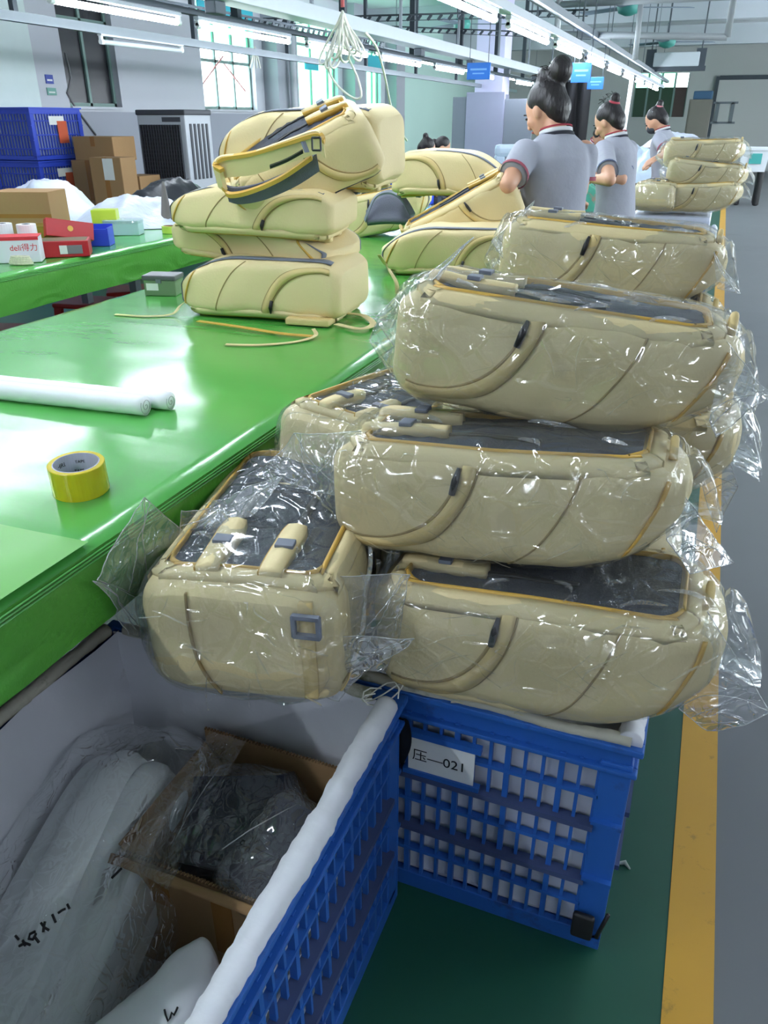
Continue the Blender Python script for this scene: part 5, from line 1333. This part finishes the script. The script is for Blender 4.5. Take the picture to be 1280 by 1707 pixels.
# ------------------------------------------------------------------ left background: stacked crates, cartons, air cooler
SX, SY = -7.36, 7.95
for k in range(3):
    z0 = 0.0 + k * CH
    c = crate(['bottom', 'middle', 'top'][k] + ' blue crate of the stack by the white column', -7.86, -7.18, 7.50, 8.32, z0, CH - .008, fine=False, liner=False, group='stacked blue crates', mb_=M_BLUEF)
    MB().box((-.31, -.38, .05), (.31, .38, CH - .06)).build('contents', mat('crate_goods', (150, 160, 186), 0.7, var=0.2, vscale=14), c)
    if k: 
        tg = MB().box((.346, -.02, .17 if k == 2 else .22), (.352, .13 if k == 2 else .22, .40)).build('order_tag', mat('orange_tag', (206, 92, 58), 0.7, var=0.1), c)
        MB().box((.345, -.14, .36), (.349, .10, .45)).build('paper_tag', M_PAPER, c)
def carton(u0, u1, v0, v1, y, dep, label, rz=0.0, zb=None):
    a = py_(u0, v1, y); b = py_(u1, v0, y); hx = (b.x - a.x) / 2; z0 = a.z if zb is None else zb
    t = thing('carton', label, 'box', ((a.x + b.x) / 2, y + dep / 2, z0), (0, 0, rz), 'brown cartons by the wall')
    MB().box((-hx, -dep / 2, 0), (hx, dep / 2, b.z - z0), .01).build('body', M_CARD, t)
    MB().box((-.03, -dep / 2 - .002, (b.z - z0) * .6), (.03, -dep / 2, b.z - z0)).build('parcel_tape', M_PTAPE, t)
    return t
k1 = carton(126, 186, 228, 266, 7.9, .4, 'upper brown carton stacked beside the blue crates', 0.0, py_(150, 268, 7.9).z)
k2 = carton(128, 172, 268, 330, 7.9, .4, 'lower brown carton stacked beside the blue crates', 0.0, 0.0)
k3 = carton(158, 196, 263, 330, 7.6, .3, 'narrow brown carton with a white paper in front of the stacked cartons', 0.1, 0.0)
hh = py_(175, 280, 7.6)
MB().box((-.03, -.153, k3.dimensions.z + 0.9), (.10, -.151, 1.12)).build('paper_note', M_PAPER, k3)
k4 = carton(204, 232, 294, 335, 8.1, .4, 'brown carton panel between the cartons and the air cooler', 0.0, 0.0)
# evaporative air cooler
a = py_(226, 182, 8.6); b = py_(306, 182, 8.6); zt = 1.61
ac = thing('air_cooler', 'big grey evaporative air cooler with a black grille against the wall', 'air cooler', ((a.x + b.x) / 2, 8.6, 0))
wx = (b.x - a.x) / 2; M_AC = mat('cooler_grey', (176, 180, 188), 0.45); M_ACD = mat('cooler_dark', (60, 62, 70), 0.5)
MB().box((-wx, 0, .70), (wx, .55, zt - .05), .02).build('body', M_AC, ac)
MB().box((-wx - .01, -.01, zt - .06), (wx + .01, .56, zt), .015).build('top_cover', M_ACD, ac)
MB().box((-wx + .02, .02, .08), (wx - .02, .53, .70), .02).build('water_tank', M_ACD, ac)
gr_ = MB().box((-wx + .05, -.012, .86), (wx - .07, .002, zt - .16)).build('grille_back', mat('grille_black', (34, 36, 42), 0.6), ac)
for k in range(16):
    x = -wx + .05 + (2 * wx - .12) * k / 15
    MB().box((x - .004, -.03, .86), (x + .004, -.012, zt - .16)).build('grille_slat', M_ACD, gr_)
for k in range(14):
    z = .87 + (zt - .17 - .87) * k / 13
    MB().box((-wx + .05, -.022, z - .003), (wx - .07, -.012, z + .003)).build('grille_bar', M_ACD, gr_)
MB().box((.02, -.006, zt - .13), (wx - .06, .0, zt - .08), .004).build('control_panel', M_ACD, ac)
MB().box((-.1, -.006, .74), (.1, .0, .83), .004).build('badge', M_ACD, ac)
for k in range(5): MB().box((wx, .08 + .085 * k, .85), (wx + .012, .12 + .085 * k, zt - .15), .004).build('side_louvre', M_ACD, ac)
for sx in (-1, 1):
    for sy in (.08, .47): MB().lathe([(.02, 0), (.035, .01), (.035, .06), (.02, .08)], (sx * (wx - .08), sy, 0), 12).build('castor', M_BLACKP, ac)

# ------------------------------------------------------------------ far pile on a lined crate, bins, stuff on the far benches
fc = pd(1130, 372, 5.4)
crD = crate('blue crate lined with white, far down the line before the second woman', -0.62, 0.045, 5.98, 6.54, 0.0, 0.70, fine=False, group='lined blue crates')
crE = crate('blue crate under the far pile of wrapped backpacks', -0.62, 0.06, 6.56, 7.40, 0.0, 0.70, fine=False, group='lined blue crates')
fb_ = backpack('cream backpack lying inside the far lined crate', (-0.28, 6.26, 0.53), (0, 0, 0.1), L=0.5, W=0.36, T=0.15, seed=40, group=WG, lite=True)
MB().box((-.28, -.24, .06), (.28, .24, .52)).build('packed_goods', M_HEAP, crD)
MB().box((-.29, -.38, .06), (.29, .38, .855), .03).build('packed_goods', M_HEAP, crE)
for k, (u, v, y, rz, ry, lb) in enumerate(((1165, 354, 6.6, 0.0, -0.05, 'lower wrapped backpack of the far pile by the aisle'), (1170, 318, 6.65, 0.02, 0.10, 'middle wrapped backpack of the far pile by the aisle'), (1168, 282, 6.75, 0.05, -.02, 'upper wrapped backpack of the far pile by the aisle'))):
    c = py_(u, v, y); backpack(lb, (c.x, y + .15, c.z), (0.0, ry, rz), L=0.56, W=0.32, T=0.19, seed=41 + k, film=(.06, .06), group=WG, lite=True)
c = py_(1095, 354, 6.55)
backpack('wrapped backpack seen end-on at the left of the far pile', (c.x, 6.8, c.z), (0, 0, math.pi / 2 - .2), L=0.5, W=0.30, T=0.2, seed=45, film=(.05, .05), group=WG, lite=True)
# big dark pallet box of film, white wheeled bin
pbx = thing('pallet_box', 'low grey-brown open box full of film behind the far pile', 'box', (py_(1165, 270, 11.0).x, 11.2, 0))
MB().box((-.75, -.3, 0), (.12, .3, py_(1165, 247, 11).z), .01).build('body', mat('pallet_brown', (118, 104, 92), 0.8), pbx)
hp = heap('film_heap', 'ruffled clear film spilling over the low open box', (pbx.location.x - .3, 11.2, py_(1165, 247, 11).z), .42, .3, .2, M_HEAP, 17, (0, 0, 0)); 
binp = py_(1251, 292, 18.0)
bn_ = thing('wheeled_bin', 'white wheeled bin with a teal label at the far end of the aisle', 'bin', (binp.x, 18.0, 0))
za, zb = py_(1251, 285, 18).z, py_(1251, 247, 18).z
wbn = (py_(1275, 270, 18).x - py_(1228, 270, 18).x) / 2
MB().loft([[(-wbn * .88, -.28, max(za, .1)), (wbn * .88, -.28, max(za, .1)), (wbn * .88, .3, max(za, .1)), (-wbn * .88, .3, max(za, .1))], [(-wbn, -.33, zb), (wbn, -.33, zb), (wbn, .35, zb), (-wbn, .35, zb)]]).build('tub', M_WHITE, bn_)
MB().box((-wbn - .03, -.36, zb - .03), (wbn + .03, .38, zb + .02), .01).build('rim', M_WHITE, bn_)
MB().box((-wbn * .35, -.33, (za + zb) / 2 - .06), (wbn * .5, -.315, (za + zb) / 2 + .12)).build('label_plate', mat('teal_label', (70, 170, 165), 0.5), bn_)
for sx in (-1, 1):
    for sy in (-.2, .22): MB().lathe([(.03, 0), (.06, .02), (.06, max(za, .1))], (sx * wbn * .7, sy, 0), 12).build('castor', M_BLACKP, bn_)
# far benches with goods
def bench(label, x0, x1, y0, y1, z, m):
    t = thing('work_bench', label, 'bench', ((x0 + x1) / 2, (y0 + y1) / 2, 0))
    hx, hy = (x1 - x0) / 2, (y1 - y0) / 2
    MB().box((-hx, -hy, z - .04), (hx, hy, z), .004).build('bench_top', m, t)
    for sx in (-1, 1):
        for sy in (-1, 1): MB().box((sx * (hx - .05) - .02, sy * (hy - .05) - .02, 0), (sx * (hx - .05) + .02, sy * (hy - .05) + .02, z - .04)).build('leg', M_STEEL, t)
    return t
bench('far bench with yellow and black goods behind the second woman', -2.1, -0.9, 7.9, 9.5, 0.9, mat('bench_grey', (150, 156, 160), 0.5))
heap('yellow_goods', 'pile of yellow and black straps on the far bench', (pd(1000, 250, 7.6).x, 8.7, .9), .34, .4, .34, mat('yellow_black', (206, 160, 30), 0.6, dirt=(30, 30, 32), dscale=9, dthr=0.5), 23, cat='pile')
heap('dark_sack', 'dark shiny plastic sack on the far bench beside the yellow straps', (pd(985, 285, 7.2).x + .12, 8.25, .9), .3, .25, .22, M_HEAPB, 27, cat='sack')
heap('film_heap', 'billowing pale blue film heaped before the third woman', (pd(1065, 250, 8.3).x + .02, 9.75, .9), .36, .5, .48, mat('blue_film_heap', (190, 208, 226), 0.25, var=0.12, vscale=7, bump=0.8, bscale=9), 29)
heap('colour_goods', 'green and red bags piled at the table end between the two women', pz(930, 330, 1.0) + Vector((0.12, 0.3, -.1)), .22, .28, .2, mat('teal_goods', (60, 140, 120), 0.4, dirt=(180, 70, 60), dscale=7, dthr=0.55), 31, cat='pile')
bench('seated workers bench beyond the rear pile', -2.72, -2.2, 8.3, 10.6, 0.85, mat('bench_white', (206, 212, 214), 0.5))
sb_ = thing('bench_screen', 'blue crate-like screen in front of the seated workers', 'crate', (py_(672, 300, 7.6).x, 7.6, 0))
MB().box((-.22, -.02, .75), (.22, .3, py_(672, 268, 7.6).z), .01).build('body', mat('vivid_blue', (40, 76, 220), 0.5), sb_)
MB().box((-.2, 0, 0), (.2, .28, .75), .01).build('stand', M_WHITE, sb_)
heap('film_heap', 'small tuft of pale film beside the blue screen', (py_(640, 282, 7.9).x, 7.9, .9), .25, .2, .22, M_HEAP, 33)
sm = thing('sewing_machine', 'pale sewing machine head near the partition', 'sewing machine', (py_(862, 235, 8.6).x, 8.6, .9), (0, 0, .4))
M_SM = mat('machine_pale', (170, 186, 204), 0.35)
MB().box((-.25, -.09, 0), (.25, .09, .06), .01).build('bed', M_SM, sm)
MB().box((.12, -.07, .06), (.24, .07, .34), .03).build('column', M_SM, sm)
MB().box((-.22, -.06, .26), (.2, .06, .38), .04).build('arm', M_SM, sm)
MB().box((-.22, -.05, .12), (-.12, .05, .28), .02).build('head', M_SM, sm)
MB().lathe([(.0, 0), (.07, 0), (.07, .03), (0, .03)], n=20).build('hand_wheel', M_BLACKP, sm).matrix_local = Matrix.Translation((.24, 0, .3)) @ Matrix.Rotation(math.pi / 2, 4, 'Y')
heap('dark_goods', 'dark red and black pieces heaped behind the rear pile', py_(830, 283, 6.6) * 1.0 + Vector((0, 0, TZ + .003 - py_(830, 283, 6.6).z)), .30, .3, .20, mat('maroon_goods', (70, 34, 40), 0.6, var=0.3, vscale=10), 37, cat='pile')
curt = thing('black_curtain', 'narrow black hanging cloth behind the nearest woman', 'cloth', (py_(955, 200, 10.0).x, 10.0, 0))
MB().grid(lambda a, b: (-.16 + .32 * a + .03 * nz((a * 4, b * 2, 0)), .05 * math.sin(a * 14), .6 + (py_(955, 135, 10).z - .6) * b), 24, 10).build('drape', mat('black_cloth', (26, 26, 30), 0.9), curt, True)
MB().tube([(-.2, 0, py_(955, 135, 10).z), (.2, 0, py_(955, 135, 10).z)], .012, 8).build('rod', M_STEELD, curt)
MB().tube([(0, 0, py_(955, 135, 10).z), (0, 0, ZC)], .006, 6).build('hanger_wire', M_STEELD, curt)

# ------------------------------------------------------------------ people
M_LIP = mat('lips', (170, 96, 90), 0.5); M_EYEW = mat('eye_dark', (30, 24, 24), 0.3); M_SHOE = mat('dark_shoes', (34, 34, 38), 0.5)
def person(label, loc, rz, s=1.0, lean=0.15, head_pitch=0.35, head_yaw=0.0, arms=None, seated=False, bun='high', fine=True, hair_tie=None, mask=False, cuff=(150, 70, 86), collar2=(30, 32, 44), hs_=0.92):
    t = thing('person', label, 'person', loc, (0, 0, rz), 'workers in grey polo shirts'); t.scale = (s, s, s)
    piv = Vector((0, 0, 0.9)); npv = Vector((0, -0.005, 1.37))
    def warp(p):
        p = Vector(p)
        a = lean * smoothstep(0.86, 1.12, p.z)
        d = p - piv
        return piv + Vector((d.x, d.y * math.cos(a) + d.z * math.sin(a), d.z * math.cos(a) - d.y * math.sin(a)))
    HR = Matrix.Rotation(head_yaw, 3, 'Z') @ Matrix.Rotation(-head_pitch, 3, 'X')
    def hd(p): return warp(npv + HR @ ((Vector(p) - npv) * hs_))
    def wmb(mb, f): mb.V = [tuple(f(v)) for v in mb.V]; return mb
    vox = 0.009 if fine else 0.014
    # head and neck
    head = MB()
    head.ellipsoid((0, 0.025, 1.50), .074, .092, .105, n=22, k=16)
    head.ellipsoid((0, 0.055, 1.435), .052, .055, .05, (0.2, 0, 0))
    head.capsule((0, -.005, 1.34), (0, .008, 1.45), .052, .050)
    head.capsule((0, .112, 1.50), (0, .130, 1.468), .011, .016, n=10, k=4)
    for sx in (-1, 1):
        head.ellipsoid((sx * .076, .015, 1.475), .011, .020, .032, (0.15, 0, 0), 12, 8)
        head.ellipsoid((sx * .045, .075, 1.462), .026, .028, .026)
    wmb(head, hd)
    body = MB(); body.V += head.V; body.F += head.F
    # inner torso so that the body is one figure
    ring = lambda z, rx, ry, cy=0.0: [warp((rx * math.cos(2 * math.pi * j / 28), cy + ry * math.sin(2 * math.pi * j / 28), z)) for j in range(28)]
    body.loft([ring(.84, .13, .10), ring(.95, .13, .10), ring(1.05, .115, .085), ring(1.2, .135, .09), ring(1.3, .14, .075), ring(1.35, .07, .05), ring(1.39, .045, .045)])
    # legs
    if seated: LG = [((sx * .085, 0, .86), (sx * .11, .40, .86), (sx * .11, .42, .46), (sx * .11, .52, .42)) for sx in (-1, 1)]
    else: LG = [((sx * .085, 0, .84), (sx * .09, .02, .46), (sx * .09, -.01, .08), (sx * .095, .12, .035)) for sx in (-1, 1)]
    for h_, k_, a_, f_ in LG:
        body.capsule(h_, k_, .075, .05).capsule(k_, a_, .048, .034).capsule(a_, f_, .036, .028)
    # arms and hands
    A = arms or [((-.20, .04, 1.08), (-.10, .25, 1.0)), ((.20, .04, 1.08), (.10, .25, 1.0))]
    sleeves = []
    for sx, (el, wr_) in zip((-1, 1), A):
        sh = warp((sx * .150, 0, 1.295)); el = Vector(el); wr_ = Vector(wr_)
        body.capsule(sh, el, .046, .037).capsule(el, wr_, .036, .024)
        d = (wr_ - el).normalized(); hdir = (d + Vector((0, .15, -.35))).normalized()
        sdv = hdir.cross(Vector((0, 0, 1))).normalized(); upv = sdv.cross(hdir)
        pc_ = wr_ + hdir * .045
        body.capsule(wr_ + hdir * .01, wr_ + hdir * .07, .026, .031, 12, 4)
        body.capsule(wr_ + hdir * .03 + sdv * .014, wr_ + hdir * .075 + sdv * .020, .018, .016, 10, 3).capsule(wr_ + hdir * .03 - sdv * .014, wr_ + hdir * .075 - sdv * .020, .018, .016, 10, 3)
        for q, (o_, ln) in enumerate(((-.030, .055), (-.011, .066), (.010, .062), (.029, .048))):
            b0 = wr_ + hdir * .085 + sdv * o_; b1 = b0 + hdir * ln * .55 - upv * .006 + sdv * o_ * .15; b2 = b1 + (hdir * .7 - upv * .7).normalized() * ln * .5
            body.capsule(b0 - hdir * .02, b1, .0092, .0085, 8, 3).capsule(b1, b2, .0085, .0072, 8, 3)
        th0 = wr_ + hdir * .035 - sdv * .028 * sx * -1; th1 = th0 + (hdir * .7 + sdv * sx * .8).normalized() * .035; th2 = th1 + (hdir + upv * -.3).normalized() * .03
        body.capsule(th0, th1, .013, .011, 8, 3).capsule(th1, th2, .0105, .009, 8, 3)
        sleeves.append((sh, sh.lerp(el, .72), el))
    bo = body.build('body', M_SKIN, t, True)
    bake(bo, [('REMESH', {'mode': 'VOXEL', 'voxel_size': vox * (.75 if fine else 1)}), ('SMOOTH', {'factor': .5, 'iterations': 3})])
    # shirt
    sh_ = MB()
    hem = .80 if not seated else .86
    prof = [(hem, .168, .128), (hem + .06, .165, .126), (1.0, .150, .114), (1.08, .148, .112), (1.18, .160, .118), (1.26, .166, .112), (1.31, .150, .092), (1.345, .105, .070), (1.372, .066, .060), (1.385, .060, .058)]
    sh_.loft([[warp((rx * math.cos(2 * math.pi * j / 40) * (1 + .03 * nz((j * .5, z * 6, rz))), ry * math.sin(2 * math.pi * j / 40) * (1 + .06 * nz((j * .4, z * 7, rz + 3))), z)) for j in range(40)] for z, rx, ry in prof])
    for a_, b_, e_ in sleeves:
        d = (b_ - a_).normalized()
        sh_.tube([a_ - d * .03, a_, a_.lerp(b_, .35), a_.lerp(b_, .7), b_], [.045, .062, .062, .060, .062], 18)
    so = sh_.build('polo_shirt', M_SHIRT, t, True)
    bake(so, [('REMESH', {'mode': 'VOXEL', 'voxel_size': .010 if fine else .014}), ('SMOOTH', {'factor': .5, 'iterations': 4})])
    # collar stripes and cuffs
    for z, r0, r1, c, h_ in ((1.372, .068, .064, (206, 206, 210), .014), (1.386, .066, .062, (150, 40, 56), .006), (1.356, .076, .070, collar2, .012)):
        mbc = MB(); rr = []
        for dz, dr in ((-h_ / 2, .004), (-h_ / 2, -.004), (h_ / 2, -.005), (h_ / 2, .003)):
            rr.append([warp(((r0 + dr) * math.cos(2 * math.pi * j / 32), .004 + (r1 + dr) * math.sin(2 * math.pi * j / 32), z + dz - .010 * math.sin(2 * math.pi * j / 32))) for j in range(32)])
        mbc.loft(rr + [rr[0]], caps=False).build('collar_band', mat('collar_%d_%d_%d' % c, c, 0.8), so, True)
    for a_, b_, e_ in sleeves:
        d = (b_ - a_).normalized()
        MB().tube([b_ - d * .014, b_ + d * .002], .0645, 20, False).build('cuff', mat('cuff_%d_%d_%d' % cuff, cuff, 0.8), so, True)
    # trousers and shoes
    tr_ = MB()
    for h_, k_, a_, f_ in LG: tr_.capsule(h_, k_, .092, .064).capsule(k_, Vector(a_) + (Vector(k_) - Vector(a_)) * .12, .062, .052)
    tr_.ellipsoid((0, 0, .86), .155, .118, .10)
    to = tr_.build('trousers', M_TROUS, t, True); bake(to, [('REMESH', {'mode': 'VOXEL', 'voxel_size': .014}), ('SMOOTH', {'factor': .5, 'iterations': 3})])
    for h_, k_, a_, f_ in LG:
        MB().ellipsoid((a_[0], (a_[1] + f_[1]) / 2 + .01, f_[2] + .012), .046, .125, .045, n=16, k=10).build('shoe', M_SHOE, t, True)
    # hair
    hm = MB()
    hm.ellipsoid((0, -.002, 1.525), .084, .098, .092, (0.25, 0, 0), 24, 16)
    hm.ellipsoid((0, -.045, 1.475), .072, .058, .075)
    hm.ellipsoid((0, -.045, 1.43), .048, .035, .045)
    if bun == 'high':
        hm.ellipsoid((.015, -.105, 1.605), .056, .052, .062, (.4, .3, 0)); hm.ellipsoid((-.01, -.035, 1.622), .034, .04, .034); hm.ellipsoid((.02, -.005, 1.612), .020, .024, .024); hm.ellipsoid((-.03, -.02, 1.60), .02, .03, .026); hm.capsule((0, -.05, 1.57), (.01, -.10, 1.60), .038, .03)
    elif bun == 'top':
        hm.ellipsoid((0, -.085, 1.60), .034, .036, .036); hm.capsule((0, -.05, 1.56), (0, -.085, 1.60), .03, .02)
    elif bun == 'low': hm.ellipsoid((0, -.115, 1.47), .042, .036, .04)
    wmb(hm, hd)
    ho = hm.build('hair', M_HAIR, t, True); bake(ho, [('REMESH', {'mode': 'VOXEL', 'voxel_size': .008 if fine else .012}), ('SMOOTH', {'factor': .5, 'iterations': 2})])
    if fine and bun:
        stx = MB(); rg = random.Random(3)
        for k in range(30):
            a = rg.uniform(0, 6.28); b0 = Vector((.05 * math.cos(a), -.05 + .05 * math.sin(a), 1.60 + rg.uniform(-.02, .03)))
            stx.tube([hd(b0), hd(b0 + Vector((rg.uniform(-.02, .02), rg.uniform(-.02, .03), rg.uniform(.0, .03)))), hd(b0 + Vector((rg.uniform(-.03, .03), rg.uniform(-.03, .05), rg.uniform(-.01, .04))))], .0016, 4)
        stx.build('stray_hair', M_HAIR, ho)
    if hair_tie: MB().tube([hd((.034 * math.cos(a), -.068 + .02 * math.sin(a), 1.578 + .02 * math.sin(a))) for a in [i * .45 for i in range(14)]], .009, 8, closed=True).build('hair_tie', mat('tie_%d_%d' % hair_tie[:2], hair_tie, 0.7), ho, True)
    # face
    for sx in (-1, 1):
        MB().ellipsoid(hd((sx * .031, .108, 1.495)), .012, .008, .006).build('eye', M_EYEW, t, True)
        MB().tube([hd((sx * x, .113 - abs(x - .03) * .2, 1.513 + .004 * math.sin(x * 60))) for x in (.016, .03, .046)], .0028, 6).build('eyebrow', M_HAIR, t, True)
    MB().ellipsoid(hd((0, .111, 1.432)), .020, .008, .006).build('mouth', M_LIP, t, True)
    if mask: MB().ellipsoid(hd((0, .085, 1.44)), .056, .050, .042, (0, 0, 0), 18, 12).build('face_mask', mat('dark_mask', (60, 66, 74), 0.8), t, True)
    return t
# nearest woman, back to the viewer, hands on the green table
hd1 = pd(908, 190, 3.5)
def local(base, rz, s, P):
    d = Vector(P) - Vector(base); c, sn = math.cos(-rz), math.sin(-rz)
    return Vector(((d.x * c - d.y * sn), (d.x * sn + d.y * c), d.z)) / s
rz1, s1 = 0.80, 1.06
base1 = Vector((hd1.x + 0.10, hd1.y - 0.06, 0.0))
e1 = local(base1, rz1, s1, pd(846, 308, 3.35)); w1 = local(base1, rz1, s1, pd(846, 338, 3.55))
e2 = local(base1, rz1, s1, pd(966, 318, 3.65)); w2_ = local(base1, rz1, s1, pd(962, 332, 3.9))
person('woman in grey polo with big black bun, back turned, nearest worker', base1, rz1, s1, lean=0.10, head_pitch=0.42, head_yaw=0.25, arms=[(e1, w1), (e2, w2_)], bun='high')
hd2 = pd(1020, 210, 5.0); rz2, s2 = 1.15, 1.03; base2 = Vector((hd2.x + 0.09, hd2.y - 0.04, 0))
e1 = local(base2, rz2, s2, pd(1016, 300, 4.6)); w1 = local(base2, rz2, s2, pd(985, 298, 4.75)); e2 = local(base2, rz2, s2, pd(1035, 300, 5.0)); w2_ = local(base2, rz2, s2, pd(985, 293, 4.95))
person('woman in a grey polo with a small top knot and red hair tie, standing second', base2, rz2, s2, lean=0.12, head_pitch=0.42, head_yaw=0.0, arms=[(e1, w1), (e2, w2_)], bun='top', hs_=.88, hair_tie=(170, 60, 76), cuff=(60, 74, 110))
hd3 = pd(1100, 205, 7.4); rz3, s3 = 1.35, 1.04; base3 = Vector((hd3.x + 0.12, hd3.y, 0))
e1 = local(base3, rz3, s3, pd(1112, 255, 7.2)); w1 = local(base3, rz3, s3, pd(1092, 264, 7.2)); e2 = local(base3, rz3, s3, pd(1110, 262, 7.7)); w2_ = local(base3, rz3, s3, pd(1090, 268, 7.6))
person('woman in grey polo with pink hair tie, far by the pale film', base3, rz3, s3, lean=0.18, head_pitch=0.45, arms=[(e1, w1), (e2, w2_)], bun='top', hair_tie=(214, 130, 140), fine=False, mask=True)
hd4 = pd(984, 212, 8.6); base4 = Vector((hd4.x - 0.02, hd4.y + 0.30, -0.03))
person('woman in a pale polo bent over her work beyond the yellow straps', base4, math.pi + 0.5, 0.98, lean=0.35, head_pitch=0.6, bun='low', fine=False)
for k, (u, v, lb, mk) in enumerate(((690, 213, 'seated woman in a lilac polo, left of the two beyond the rear pile', False), (718, 214, 'seated dark-haired worker, right of the two beyond the rear pile', False))):
    hp_ = pd(u, v, 8.7 + .75 * k)
    bs = Vector((hp_.x - .02, hp_.y - .02, -0.20))
    person(lb, bs, -1.15, 0.98, lean=0.22, head_pitch=0.4, seated=True, bun='low' if k else 'top', fine=False)
    so_ = thing('stool', ('metal stool under the left seated worker', 'metal stool under the right seated worker')[k], 'stool', (bs.x, bs.y, 0), (0, 0, 0), 'worker stools')
    MB().lathe([(.0, .56), (.15, .56), (.16, .575), (.15, .59), (0, .59)], n=20).build('seat', M_STEEL, so_)
    for a in range(4): MB().tube([(.10 * math.cos(a * 1.57 + .8), .10 * math.sin(a * 1.57 + .8), .56), (.16 * math.cos(a * 1.57 + .8), .16 * math.sin(a * 1.57 + .8), 0)], .012, 8).build('leg', M_STEEL, so_)
